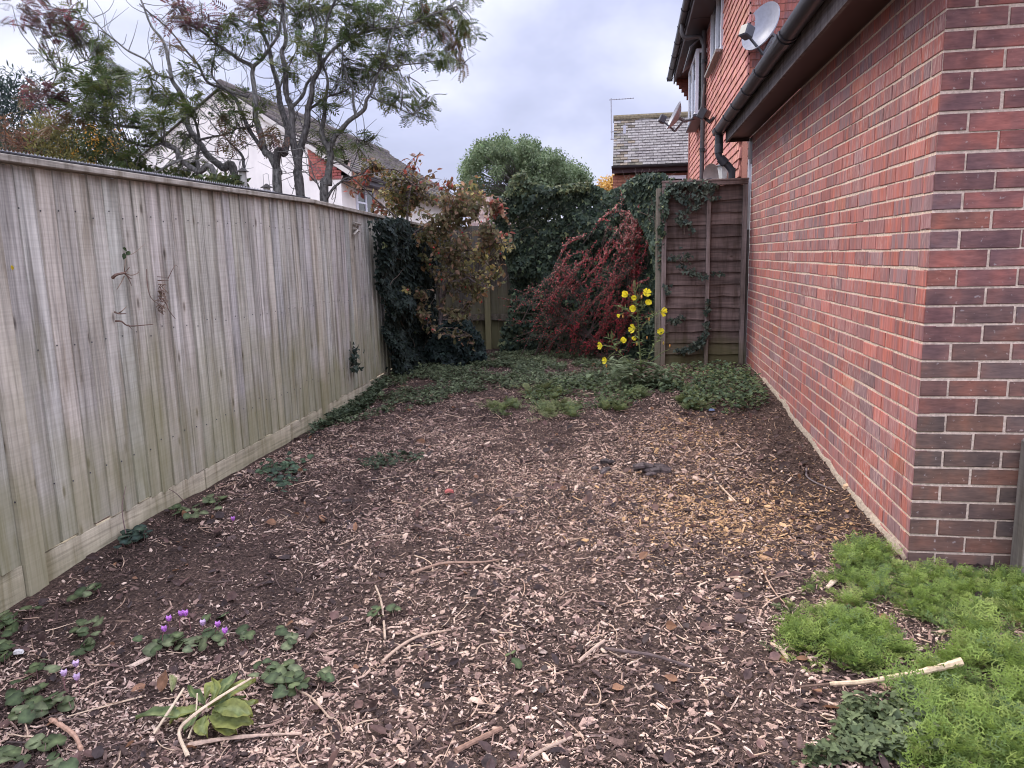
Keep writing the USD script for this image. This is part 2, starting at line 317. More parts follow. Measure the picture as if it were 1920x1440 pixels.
M['soil'] = look('soil', {
    'g': ('geometry', {}), 'n1': ('noise_texture', {'scale': 70.0, 'detail': 6.0, 'roughness': .75}), 'v': ('voronoi_texture', {'scale': 85.0}),
    'r1': ('rgb_ramp', {'ramp': [(.32, (.020, .013, .011)), (.52, (.075, .050, .040)), (.66, (.20, .135, .10)), (.8, (.38, .27, .20))]}),
    'n2': ('noise_texture', {'scale': 1.6, 'detail': 4.0}), 'r2': ('rgb_ramp', {'ramp': [(.35, (.7, .7, .7)), (.65, (1.25, 1.2, 1.15))]}),
    'x': ('mix_color', {'blend_type': 'multiply', 'fac': 1.0, 'use_clamp': False}), 'bp': ('bump', {'strength': .9, 'distance': .012}),
    'p': ('principled_bsdf', {'roughness': .95, 'specular_ior_level': .15})},
    [('g.position', 'n1.vector'), ('g.position', 'v.vector'), ('n1.fac', 'r1.fac'), ('g.position', 'n2.vector'), ('n2.fac', 'r2.fac'), ('r1.color', 'x.a'), ('r2.color', 'x.b'),
     ('x.result', 'p.base_color'), ('n1.fac', 'bp.height'), ('bp.normal', 'p.normal')], 'p.BSDF')
# ------------------------------------------------------------------ ground
def grid_axis(lo, hi, step, far):
    inner = np.arange(lo, hi + 1e-6, step); out = [1.0, 3, 8, 20, 50, 130, far]
    return np.concatenate([[lo - o for o in out[::-1]], inner, [hi + o for o in out]])
gx, gy = grid_axis(-4.0, .9, .045, 400), grid_axis(-2.6, 6.5, .045, 400)
X, Y = np.meshgrid(gx, gy)
inside = (X > -4.3) & (X < 1.2) & (Y > -3) & (Y < 7)
Z = np.where(inside, ground_z(np.clip(X, -4, .9), np.clip(Y, -2.6, 6.5)), .03)
Z = np.where((np.abs(X) > 40) | (np.abs(Y) > 40), -.4, Z)
nx, ny = len(gx), len(gy)
i, j = np.meshgrid(np.arange(nx - 1), np.arange(ny - 1)); a = (j * nx + i).ravel()
MB().add(np.stack([X.ravel(), Y.ravel(), Z.ravel()], 1), np.stack([a, a + 1, a + nx + 1, a + nx], 1)).build('ground', M['soil'], smooth=True, label='dark soil bed rising gently towards the back fence', kind='structure')

# ------------------------------------------------------------------ brick garage on the right
BRICKS = [(.335, .125, .105), (.35, .13, .105), (.31, .125, .11), (.265, .13, .125), (.235, .14, .14), (.28, .13, .12), (.38, .145, .10)]
BW = [2.0, .9, 2.6, 2.6, 1.7, 2.6, .3]
def brick(a0, a1, z0, z1, face, depth=.045, rng=RNG):
    """A brick whose face looks towards -x (face 0, length along y) or -y (face 1, length along x); front face about 3 mm proud of the mortar."""
    c = .0022; j = lambda s: rng.normal(0, s)
    pr = .0034 + abs(j(.0006)); a0 += j(.001); a1 += j(.001); z0 += j(.0013); z1 += j(.0013)
    ring = lambda o, w: [[o, a0 + w, z0 + w], [o, a1 - w, z0 + w], [o, a1 - w, z1 - w], [o, a0 + w, z1 - w]]
    v = np.array(ring(depth, 0) + ring(-pr + c, 0) + ring(-pr, c)); v[8:, 0] += np.clip(rng.normal(0, .0004, 4), -.0008, .0008); v[8:, 1:] += rng.normal(0, .0016, (4, 2))
    f = []
    for s in (0, 4):
        for k in range(4): f.append([s + k, s + (k + 1) % 4, s + 4 + (k + 1) % 4, s + 4 + k])
    f.append([8, 9, 10, 11]); f = np.array(f)
    if face == 0: v = v[:, [0, 1, 2]]; f = f[:, ::-1]
    else: v = v[:, [1, 0, 2]]
    return v, f
garage = thing('brick_garage', 'long low red brick garage with black gutter along the right side', 'garage', (0, 0, 0))
TOP, COURSE = 2.225, .075
NB = []
rb = np.random.default_rng(21)
JOINT_Y, END_Y, END_X = 2.765, 4.655, .95
for i in range(-3, 31):
    z1 = TOP - COURSE * i - .0055; z0 = z1 - .064
    if i == 30: z0 = z1 - .05
    y = 0.0; first = .1025 if i % 2 == 0 else .215
    y1 = first
    while y < END_Y - .02:
        for (s, e) in ([(y, min(y1, END_Y))] if not (y < JOINT_Y < y1) else [(y, JOINT_Y - .006), (JOINT_Y + .006, y1)]):
            if e - s > .03: NB.append((0, s, e, z0, z1, i))
        y, y1 = y1 + .010, y1 + .225
    x = 0.0; x1 = .215 if i % 2 == 0 else .1025
    while x < END_X:
        NB.append((1, x, min(x1, END_X), z0, z1, i)); x, x1 = x1 + .010, x1 + .225
vis = []
for (fc, s, e, z0, z1, i) in NB:
    c3 = np.array([[0, (s + e) / 2, (z0 + z1) / 2]] if fc == 0 else [[(s + e) / 2, 0, (z0 + z1) / 2]]); u, v_, q = (a[0] for a in project(c3))
    ok = (-20 < u < 1940) and (-20 < v_ < 1100) and z1 < 2.5
    vis.append(((e - s) / q**2 * (abs(CAM[0]) / q if fc == 0 else 1.0)) if ok else 0)
order = np.argsort(vis)[::-1]; single = set(order[:300].tolist())
rest, rest_end = MB(), MB()
for k, (fc, s, e, z0, z1, i) in enumerate(NB):
    if fc == 1 and i == 29: pass
    col = pick(BRICKS, 1, .12, BW, rb)[0]
    if fc == 1:                                   # the end wall: shade painted as darker, browner brick, green algae on lower courses
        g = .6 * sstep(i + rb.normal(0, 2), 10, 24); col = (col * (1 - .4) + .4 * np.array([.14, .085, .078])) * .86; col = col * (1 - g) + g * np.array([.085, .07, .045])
    if i == 30: col = np.array([.17, .13, .11])
    v, f = brick(s, e, z0, z1, fc, rng=rb)
    if fc == 0 and s == 0.0: v[:, 1] = np.maximum(v[:, 1], -.004)
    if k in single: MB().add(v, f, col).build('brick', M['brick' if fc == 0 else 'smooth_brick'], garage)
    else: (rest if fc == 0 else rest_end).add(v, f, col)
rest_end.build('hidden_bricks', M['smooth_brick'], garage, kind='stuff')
rest.build('far_bricks', M['brick'], garage, kind='stuff', label='rows of smaller looking bricks further along the wall')
MORT = (.60, .47, .37)
MB().box((.0, JOINT_Y + .006, -.3), (.10, END_Y - .002, 2.46), MORT).box((.012, JOINT_Y - .006, -.3), (.10, JOINT_Y + .006, 2.46), (.05, .03, .03)).box((.0, 0.002, -.3), (.10, JOINT_Y - .006, 2.46), MORT).box((.10, .0, -.3), (END_X, .10, 2.46), MORT).box((.0, 0.0, -.3), (.1, .002, 2.46), MORT).build('wall', M['mortar'], garage)
# lumpy mortar haunching along the foot of the long wall
hv = []
yy = np.linspace(.0, 3.6, 160); hz = ground_z(np.full_like(yy, -.02), yy)
w = .010 + .014 * meshkit.fbm(np.stack([yy * 9, 0 * yy, 0 * yy], 1), 3, 3); h = .012 + .05 * meshkit.fbm(np.stack([yy * 6, 0 * yy + 4, 0 * yy], 1), 3, 8)
va = np.stack([-w, yy, hz - .05], 1); vb = np.stack([-w * .8, yy, hz + h * .5], 1); vc = np.stack([0 * yy + .001, yy, hz + h], 1)
hv = np.stack([va, vb, vc], 1).reshape(-1, 3); hf = []
for k in range(len(yy) - 1):
    for q in (0, 1): hf.append([3 * k + q, 3 * k + q + 1, 3 * k + q + 4, 3 * k + q + 3])
MB().add(hv, hf, (.42, .34, .26)).build('mortar_haunching', M['mortar'], garage, smooth=True)
DARK = (.028, .027, .03)
BROWN = (.05, .028, .022)
XF = -.215
MB().box((XF, -.35, 2.463), (-.001, 4.86, 2.475), (.055, .028, .022)).build('soffit', M['paint'], garage)
MB().box((XF - .02, -.35, 2.425), (XF, 4.88, 2.60), (.16, .14, .14)).build('fascia_board', M['wood_along'], garage)
MB().box((XF, 4.86, 2.43), (-.0, 4.88, 2.62), BROWN).build('box_end', M['paint'], garage)
# half round gutter with sockets and brackets
def half_gutter(y0, y1, xc, zc, r, n=10, t=.004, over=0.0):
    a = np.linspace(np.pi - over, 2 * np.pi + over, n); pr = [(xc + r * math.cos(b), zc + r * math.sin(b)) for b in a] + [(xc + (r - t) * math.cos(b), zc + (r - t) * math.sin(b)) for b in a[::-1]]
    k = len(pr); v = [(x, y0, z) for x, z in pr] + [(x, y1, z) for x, z in pr]
    f = [[q, (q + 1) % k, k + (q + 1) % k, k + q] for q in range(k)]
    for s in (0, k):
        for q in range(n - 1): f.append([s + q, s + q + 1, s + k - 2 - q, s + k - 1 - q])
    return np.array(v, float), np.array(f)
GX, GZ, GR = XF - .02 - .062, 2.565, .056
g = MB().add(*half_gutter(-.40, 4.93, GX, GZ, GR), DARK)
g.build('gutter', M['plastic'], garage, smooth=35)
for yy_ in (.55, 1.45, 1.62, 2.35, 2.95, 3.55, 4.1):
    MB().add(*half_gutter(yy_ - .018, yy_ + .018, GX, GZ, GR + .006, t=.006), DARK).box((GX + GR, yy_ - .012, GZ - .03), (XF - .021, yy_ + .012, GZ + .01), DARK).build('gutter_bracket', M['plastic'], garage)
MB().add(*half_gutter(1.50, 1.60, GX, GZ, GR + .008, t=.006), DARK).build('gutter_union', M['plastic'], garage)
# outlet and swan neck downpipe at the far end
MB().add(*half_gutter(4.80, 5.0, GX, GZ, GR + .008, t=.008), DARK).box((GX - .05, 4.994, GZ - .05), (GX + .05, 5.004, GZ + .002), DARK).tube([(GX, 4.90, GZ - .05), (GX, 4.90, GZ - .20)], [.041, .041], 12, DARK).build('gutter_outlet', M['plastic'], garage, smooth=35)
pp = curve([(GX, 4.90, 2.40), (GX, 4.90, 2.31), (GX + .04, 4.90, 2.25), (GX + .10, 4.90, 2.20), (GX + .135, 4.90, 2.13), (GX + .135, 4.90, 2.0), (GX + .135, 4.90, .15)], 40)
MB().tube(pp, [.036] * 40, 12, (.045, .045, .05)).tube([(GX, 4.90, 2.42), (GX, 4.90, 2.33)], [.044, .044], 12, DARK).tube([(GX + .015, 4.90, 2.28), (GX + .07, 4.90, 2.225)], [.047, .047], 12, DARK).build('downpipe', M['plastic'], garage, smooth=35)
MB().add(np.array([(-.30, -.4, 2.61), (-.30, 4.9, 2.61), (2.2, 4.9, 3.6), (2.2, -.4, 3.6), (-.30, -.4, 2.625), (-.30, 4.9, 2.625), (2.2, 4.9, 3.62), (2.2, -.4, 3.62)]),
         [[0, 1, 2, 3], [7, 6, 5, 4], [0, 4, 5, 1], [1, 5, 6, 2], [2, 6, 7, 3], [3, 7, 4, 0]], (.10, .085, .08)).build('roof', M['tile'], garage)
# white door frame in the recess past the wall's end
MB().box((.004, 4.665, 2.20), (.09, 4.98, 2.462), BROWN).build('lintel', M['paint'], garage)
MB().box((.01, 4.66, .1), (.05, 4.80, 2.20), (.74, .74, .78), .004).box((-.012, 4.80, 1.15), (.06, 4.86, 2.25), (.76, .76, .80), .004).build('door_frame', M['paint'], garage, label='white door frame edge past the end of the wall')
MB().box((.02, 4.861, .1), (.08, 5.0, 2.20), (.04, .026, .024)).build('door_post', M['paint'], garage)
# ------------------------------------------------------------------ tall feather-edge fence on the left
FX = -3.615
fence = thing('wooden_fence', 'tall weathered grey feather edge board fence along the left side of the bed', 'fence', (FX, .8, 0))
rf = np.random.default_rng(5)
def ftop(y): return np.interp(y, [-3, -.6, 2.35, 3.5, 6], [1.735, 1.742, 1.775, 1.742, 1.70])
def fbot(y): return np.interp(y, [-3, -.6, 2.35, 6], [-.01, .0, .03, .10])
GREY = np.array([.365, .335, .288])
POSTS = [(-3.75, -3.65), (-.735, -.630), (2.305, 2.395), (5.33, 5.42)]
for (p0, p1) in POSTS[1:]:
    MB().box((FX - .10, p0, -.3), (FX + (.004 if p0 < 0 else -.002), p1, ftop(p0) - .004), GREY * np.array([1.02, .98, .93]), .004).build('post', M['wood_up'], fence)
def board(y0, y1, z0, z1, tone):
    """Feather edge board: 15 mm thick along its near edge, 6 mm along the far edge, a little bowed and out of true."""
    n = 5; lean = rf.normal(0, .003); bow = rf.normal(0, .0035); v = []
    for k in range(n):
        t = k / (n - 1); z = z0 + (z1 - z0) * t; o = bow * math.sin(math.pi * t) + lean * (t - .5); s = rf.normal(0, .0009)
        v += [(FX - .03, y0 + s, z), (FX - .0095 + o, y0 + s, z), (FX - .0082 + o, y0 + .003 + s, z), (FX - .019 + o * .4, y1 + .014, z), (FX - .03, y1 + .014, z)]
    f = []
    for k in range(n - 1):
        for q in range(5): a_, b_ = 5 * k + q, 5 * k + (q + 1) % 5; f.append([a_, b_, b_ + 5, a_ + 5])
    v = np.array(v); f = np.array(f); mb = MB(); mb.add(v, f[:, ::-1], tone)
    e = [[0, 1, 2], [0, 2, 3], [0, 3, 4]]; mb.add(v[:5], e, tone); mb.add(v[-5:], [q[::-1] for q in e], tone)
    return mb
for b, (ya, yb) in enumerate([(-1.9, -.735), (-.630, 2.305), (2.395, 5.33), (5.42, 6.02)]):
    n = round((yb - ya) / .1067); ys = np.linspace(ya + .004, yb - .016, n + 1); ys[1:-1] += rf.normal(0, .007, n - 1)
    for k in range(n):
        tone = GREY * (1 + rf.normal(0, .05)) * np.array([1 + rf.normal(.0, .02), 1, 1 + rf.normal(0, .035)])
        board(ys[k], ys[k + 1], fbot(ys[k]) + .150 + rf.normal(0, .008), ftop(ys[k]) + .002, tone).build('board', M['wood_up'], fence)
    cuts = [ya, yb] if b != 1 else [ya, .60, 1.72, yb]
    for k in range(len(cuts) - 1):
        ga, gb = cuts[k] + .003, cuts[k + 1] - .003
        mb = MB(); v, f = chamfer_box((FX - .036, ga, 0), (FX - .012 + (.003 if k % 2 else 0), gb, .147), .003)
        v[:, 2] += fbot(v[:, 1]); mb.add(v, f, GREY * np.array([1.08, 1.02, .88]) * (1 + rf.normal(0, .06))).build('gravel_board', M['wood_along'], fence)
for (ya, yb) in [(-1.9, 1.06), (1.064, 2.36), (2.362, 3.9), (3.902, 6.0)]:
    v, f = chamfer_box((FX - .055, ya, 0), (FX + .022, yb, .030), .004); v[:, 2] += ftop(v[:, 1]) + .003; v[:, 0] += rf.normal(0, .001)
    MB().add(v, f, GREY * np.array([1.0, .96, .93]) * (.80 + rf.normal(0, .03))).build('capping_rail', M['wood_along'], fence)
MB().add(*(lambda r: (r[0] + np.array([0, 0, 1]) * (ftop(r[0][:, 1]) + .034)[:, None], r[1]))(chamfer_box((FX - .045, -1.9, 0), (FX + .010, 2.30, .010), .002)), (.03, .03, .033)).build('spike_strip', M['plastic'], fence)
sp = MB(); yy = np.arange(-1.4, 1.75, .021)
for q, y in enumerate(yy):
    for dx in (-.028, -.006):
        c3 = np.array([FX + dx, y, ftop(y) + .044]); w = .0035
        sp.add(c3 + np.array([(-w, -w, 0), (w, -w, 0), (w, w, 0), (-w, w, 0), (rf.normal(0, .001), -.004, .017)]), [[0, 1, 4], [1, 2, 4], [2, 3, 4], [3, 0, 4]], (.35, .34, .34))
sp.build('spikes', M['plastic'], fence, kind='stuff')
# nail heads where the boards cross the three hidden rails
nl = MB()
for y in np.arange(-1.85, 5.3, .1067):
    for z in (.42, 1.0, 1.58):
        c3 = np.array([FX - .006, y + .045 + rf.normal(0, .006), z + rf.normal(0, .012)]); nl.tube([c3, c3 + [.0025, 0, 0]], [.0042, .0036], 6, (.045, .04, .038))
nl.build('nail_heads', M['metal'], fence, kind='stuff')
# little wooden corner bracket near the fence's far end
br = np.array([onx(664, 418, FX + .01), onx(676, 421, FX + .01), onx(664, 428, FX + .01), onx(673, 434, FX + .01), onx(663, 440, FX + .01), onx(670, 432, FX + .02)])
mb = MB()
for (a_, b_) in ((0, 1), (2, 3), (4, 5)): mb.tube([br[a_], br[b_]], [.012, .012], 5, GREY * 1.1)
mb.build('offcut_bracket', M['wood_up'], fence)

# cut climber stubs poking through the fence boards
def stub(name, label, lines, cat='climber stubs', leaf=None):
    t = thing(name, label, cat, onx(*lines[0][0], FX))
    for ln in lines:
        w = ln[-1]; pts = [onx(u, v_, FX + .006 + .03 * math.sin(math.pi * .8 * k / max(1, len(ln) - 2))) for k, (u, v_) in enumerate(ln[:-1])]
        c = curve(pts, 4 * len(pts)); MB().tube(c, np.linspace(w, w * .45, len(c)), 5, pick([(.24, .17, .12), (.16, .10, .075)], 1, .1)[0]).build('stem', M['twig'], t)
    if leaf:
        mb = MB()
        for (u, v_) in leaf:
            p = onx(u, v_, FX + .03); scatter(mb, OVAL_V, OVAL_F, p[None], frames(np.array([[.2, rf.normal(), rf.normal()]]), np.array([[1, -.5, .4]])), .035, np.array([.05, .075, .03]))
        mb.build('leaf', M['leaf'], t)
OVAL_V = np.array([(0, 0, 0), (-.28, .3, .05), (0, .35, -.02), (.28, .3, .05), (-.27, .65, .03), (0, .68, -.04), (.27, .65, .03), (0, 1, -.1)], float)
OVAL_F = np.array([[0, 2, 1], [0, 3, 2], [1, 2, 5], [1, 5, 4], [2, 3, 6], [2, 6, 5], [4, 5, 7], [5, 6, 7]])
stub('climber_stub', 'thick pale cut climber stub with forked twigs and one grey leaf on the fence', [
    [(211, 521), (218, 515), (232, 512), (236, 513), .0085], [(233, 513), (243, 501), .0035], [(234, 513), (242, 520), (247, 523), .004], [(235, 513), (247, 516), (258, 512), (262, 506), .0028],
    [(236, 514), (243, 526), (247, 536), .0028], [(233, 518), (226, 532), (219, 543), .003], [(233, 511), (234, 498), (236, 483), .0025], [(236, 480), (252, 474), (272, 457), .0018]], leaf=[(233, 474), (238, 470), (236, 478)])
stub('climber_stub', 'lower pair of cut climber twigs reaching sideways out of the fence', [
    [(215, 585), (222, 588), (236, 588), .0045], [(223, 587), (230, 582), (237, 575), .0035], [(216, 602), (228, 603), (243, 611), (287, 608), .005], [(240, 609), (248, 618), .003]])
twl = [[(275, 505), (276, 530), (281, 554), (290, 565), (297, 570), .0028], [(295, 519), (316, 520), .0022], [(296, 526), (316, 526), .003], [(297, 533), (312, 533), .0035], [(300, 534), (309, 543), (316, 551), .003],
       [(296, 546), (311, 546), .004], [(297, 555), (303, 560), (315, 567), .003], [(303, 558), (313, 572), (316, 581), (329, 598), .0035], [(289, 565), (302, 559), .0025], [(293, 576), (298, 570), .003], [(308, 571), (302, 586), .003],
       [(315, 523), (322, 508), (329, 497), (333, 500), .0022], [(310, 577), (299, 570), .003]]
for _ in range(26):
    u0, v0 = rf.uniform(296, 303), rf.uniform(536, 582); twl.append([(u0, v0), (u0 + rf.uniform(2, 8), v0 + rf.normal(0, 4)), (u0 + rf.uniform(6, 16), v0 + rf.normal(3, 6)), rf.uniform(.002, .004)])
stub('climber_stub', 'bristly brown tuft of old climber twigs growing through the fence boards', twl)
p = onx(21, 497, FX + .012); mb = MB(); scatter(mb, OVAL_V, OVAL_F, p[None], frames(np.array([[0, .3, -1.0]]), np.array([[1., -.3, .3]])), .022, np.array([.75, .55, .04]))
mb.build('fallen_leaf', M['leaf'], None, label='tiny bright yellow leaf stuck on the fence near the left edge', cat='leaf')

# ------------------------------------------------------------------ brown overlap panel closing the gap beside the garage
PY = 4.70
panel = thing('fence_panel', 'dark brown overlap fence panel between the ivy and the garage wall', 'fence panel', (-.45, PY, .15))
BR = np.array([.115, .080, .070])
pz = lambda u, v_: ony(u, v_, PY)[2]
xl, xr, zt, zb = -.865, -.030, 2.035, .14
n = 15; zs = np.linspace(zb + .03, zt - .05, n + 1)
for k in range(n):
    w = rf.normal(0, .004, 9); xs = np.linspace(xl, xr, 9); v = []
    for q in range(9):
        zz = zs[k] + w[q] - .012
        v += [(xs[q], PY + .012, zz), (xs[q], PY + .022, zz), (xs[q], PY + .034, zs[k + 1] + .012), (xs[q], PY + .030, zs[k + 1] + .012)]
    f = []
    for q in range(8):
        for r in range(4): a_, b_ = 4 * q + r, 4 * q + (r + 1) % 4; f.append([a_, b_, b_ + 4, a_ + 4])
    MB().add(np.array(v), np.array(f), BR * (1 + rf.normal(0, .2))).build('slat', M['wood_brown'], panel)
for nm, a_, b_ in (('batten', xl - .005, xl + .042), ('batten', -.425, -.385), ('batten', xr - .045, xr + .002)):
    MB().box((a_, PY - .030, zb), (b_, PY + .011, zt - .04), BR * np.array([1.6, 1.75, 1.8]), .003).build(nm, M['wood_brown_up'], panel)
MB().box((xl - .005, PY - .034, zt - .038), (xr + .002, PY + .02, zt), BR * 1.45, .003).build('top_rail', M['wood_brown'], panel)
MB().box((xl - .01, PY - .040, zt + .001), (xr + .006, PY + .045, zt + .020), BR * 1.4, .003).build('capping_rail', M['wood_brown'], panel)
MB().box((xl, PY - .028, zb - .03), (xr, PY + .011, zb + .035), BR * 1.2, .003).build('bottom_rail', M['wood_brown'], panel)
MB().box((xl - .065, PY + .0, -.1), (xl - .008, PY + .10, zt - .05), np.array([.17, .145, .11]), .004).build('post', M['wood_brown_up'], panel)
MB().box((xr + .004, PY - .02, -.1), (-.002, PY + .03, 1.55), np.array([.10, .082, .075]), .003).build('post', M['wood_brown_up'], panel)

# ------------------------------------------------------------------ old grey fence across the back, behind the ivy
BY = 6.02
back = thing('back_fence', 'low grey weathered fence across the back behind the shrub and ivy', 'fence', (-2.3, BY, .2))
OLD = np.array([.085, .074, .062])
for k in range(25):
    x0_ = -3.74 + k * .114
    MB().box((x0_, BY + rf.normal(0, .003), .1), (x0_ + .111, BY + .018, 1.72 + rf.normal(0, .004)), OLD * (1 + rf.normal(0, .1))).build('board', M['wood_up'], back)
for xp in (-2.99, -1.10):
    MB().box((xp, BY - .085, .0), (xp + .075, BY - .006, 1.76), OLD * np.array([1.6, 1.5, 1.2]), .004).build('post', M['wood_up'], back)
MB().box((-3.6, BY - .045, .55), (-.9, BY - .006, .63), OLD * np.array([1.3, 1.25, 1.1]), .004).build('rail', M['wood_along'], back)
MB().box((-3.6, BY - .045, 1.35), (-.9, BY - .006, 1.43), OLD * np.array([1.2, 1.15, 1.05]), .004).build('rail', M['wood_along'], back)
MB().box((-.90, PY + .12, .1), (-.88, BY, 1.9), OLD).build('return_panel', M['wood_up'], back)
# ------------------------------------------------------------------ tile hung house beyond the garage
rh = np.random.default_rng(31)
HX, HY0, HY1 = -.005, 5.20, 13.05
house = thing('tile_hung_house', 'tall house hung with salmon red tiles rising behind the garage', 'house', (1, 9, 0))
MB().box((HX + .035, HY0, 0), (6.0, HY1, 4.80), (.30, .12, .09)).build('wall', M['mortar'], house)
# hung tiles: courses 100 mm high, each tile a slightly tilted, slightly proud piece; window openings left clear
WIN = [(7.55, 8.95, 3.98, 4.95), (9.75, 11.35, 3.55, 4.55)]
tiles = []
for r in range(29):
    z0 = 2.06 + r * .098
    for k in range(49):
        y0 = HY0 + k * .166 - (.083 if r % 2 else 0); y1 = y0 + .161
        y0, y1 = max(y0, HY0), min(y1, HY1)
        if y1 - y0 < .03 or z0 > 4.72: continue
        if z0 < 2.70 and y1 < 5.75: continue
        if any(y1 > a_ - .02 and y0 < b_ + .02 and z0 + .1 > c_ - .02 and z0 < d_ + .02 for a_, b_, c_, d_ in WIN): continue
        tiles.append((y0, y1, z0))
tiles.sort(key=lambda t: t[0]); rest = MB()
for q, (y0, y1, z0) in enumerate(tiles):
    j = rh.normal(0, .002, 4); t = [(HX + .034, y0, z0 + .120), (HX + .034, y1, z0 + .120), (HX + .018, y1, z0 + .120), (HX + .018, y0, z0 + .120),
        (HX + .034, y0, z0), (HX + .034, y1, z0), (HX + .003 + j[0], y1, z0 + j[2]), (HX + .003 + j[1], y0, z0 + j[3])]
    f = [[0, 1, 2, 3], [4, 7, 6, 5], [3, 2, 6, 7], [0, 3, 7, 4], [1, 5, 6, 2]]
    col = np.array([.50, .225, .185]) * (1 + rh.normal(0, .09)) * np.array([1, 1 + rh.normal(0, .05), 1 + rh.normal(0, .05)])
    if q < 300: MB().add(np.array(t), np.array(f), col).build('hanging_tile', M['hung_tile'], house)
    else: rest.add(np.array(t), np.array(f), col)
rest.build('far_hanging_tiles', M['hung_tile'], house, kind='stuff')
# brick return facing the garden, and the strip of brick below the tiles
mb, stuff_n = MB(), 0
for r in range(36):
    z0 = 2.46 + r * .075
    for k in range(14):
        x0_ = HX + .03 + k * .225 - (.1125 if r % 2 else 0); x1_ = min(x0_ + .215, 3.0); x0_ = max(x0_, HX + .03)
        if x1_ - x0_ < .03: continue
        v, f = brick(x0_, x1_, z0, z0 + .064, 1, rng=rh); v[:, 1] += HY0
        col = pick(BRICKS, 1, .12, BW, rh)[0]
        u, w_, _ = project(np.array([[x0_ + .1, HY0, z0]]))
        if 1380 < u[0] < 1520 and -10 < w_[0] < 240: MB().add(v, f, col).build('brick', M['brick'], house)
        else: mb.add(v, f, col)
for r in range(28):
    z0 = .60 + r * .075
    for k in range(4):
        y0 = 5.03 + k * .225 - (.1125 if r % 2 else 0); y1 = min(y0 + .215, 5.76); y0 = max(y0, 5.03)
        if y1 - y0 < .03: continue
        v, f = brick(y0, y1, z0, z0 + .064, 0, rng=rh); v[:, 0] += .035; mb.add(v, f, pick(BRICKS, 1, .12, BW, rh)[0])
mb.build('hidden_bricks', M['brick'], house, kind='stuff')
MB().box((.05, 5.03, 0), (.09, 5.76, 2.70), MORT).build('wall', M['mortar'], house)
# windows
WHITE = (.76, .77, .82)
def window(y0, y1, z0, z1, parent, sill=True, panes=2):
    fr = MB(); t = .055
    fr.box((HX - .012, y0, z0), (HX + .05, y0 + t, z1), WHITE).box((HX - .012, y1 - t, z0), (HX + .05, y1, z1), WHITE).box((HX - .010, y0 + t, z0), (HX + .05, y1 - t, z0 + t), WHITE).box((HX - .010, y0 + t, z1 - t), (HX + .05, y1 - t, z1), WHITE)
    for k in range(1, panes):
        yc = y0 + (y1 - y0) * k / panes; fr.box((HX - .008, yc - .03, z0 + t), (HX + .05, yc + .03, z1 - t), WHITE)
    w = fr.build('window', M['paint'], parent)
    MB().box((HX + .026, y0 + t, z0 + t), (HX + .030, y1 - t, z1 - t), (.5, .5, .5)).build('pane', M['glass'], w)
    MB().box((HX + .031, y0 + t, z0 + t), (HX + .0345, y1 - t, z1 - t), (.22, .22, .24)).build('curtain', M['paint'], w)
    if sill: MB().box((HX - .085, y0 - .06, z0 - .045), (HX - .013, y1 + .06, z0 - .003), (.33, .31, .29), .006).build('sill', M['mortar'], w)
window(*WIN[0], house)
# oriel window: projecting frame with a small sloping lead canopy
o = MB(); oy0, oy1, oz0, oz1 = WIN[1]; OX = -.16
for (ya, yb) in ((oy0, oy0 + .06), ((oy0 + oy1) / 2 - .03, (oy0 + oy1) / 2 + .03), (oy1 - .06, oy1)): o.box((OX, ya, oz0), (OX + .05, yb, oz1), WHITE)
for (za, zb) in ((oz0, oz0 + .06), (oz1 - .06, oz1)): o.box((OX + .002, oy0 + .06, za), (OX + .048, oy1 - .06, zb), WHITE)
for ya in (oy0, oy1 - .05): o.box((OX + .051, ya, oz0), (HX + .03, ya + .05, oz0 + .06), WHITE).box((OX + .051, ya, oz1 - .06), (HX + .03, ya + .05, oz1), WHITE)
o = o.build('oriel_window', M['paint'], house)
MB().box((OX + .02, oy0 + .06, oz0 + .06), (OX + .024, oy1 - .06, oz1 - .06)).box((OX + .06, oy0 + .02, oz0 + .06), (HX + .02, oy0 + .024, oz1 - .06)).build('pane', M['glass'], o)
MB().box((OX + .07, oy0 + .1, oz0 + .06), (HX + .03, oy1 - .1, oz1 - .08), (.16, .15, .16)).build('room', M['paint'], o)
MB().add(np.array([(OX - .10, oy0 - .06, oz1 + .005), (OX - .10, oy1 + .06, oz1 + .005), (HX, oy1 + .06, oz1 + .20), (HX, oy0 - .06, oz1 + .20), (OX - .10, oy0 - .06, oz1 + .03), (OX - .10, oy1 + .06, oz1 + .03), (HX, oy1 + .06, oz1 + .23), (HX, oy0 - .06, oz1 + .23)]),
         [[0, 3, 2, 1], [4, 5, 6, 7], [0, 1, 5, 4], [1, 2, 6, 5], [2, 3, 7, 6], [3, 0, 4, 7]], (.14, .14, .15)).build('canopy', M['metal'], o)
MB().box((OX - .03, oy0 - .03, oz0 - .05), (HX, oy1 + .03, oz0 - .002), (.08, .08, .09), .008).build('base', M['paint'], o)
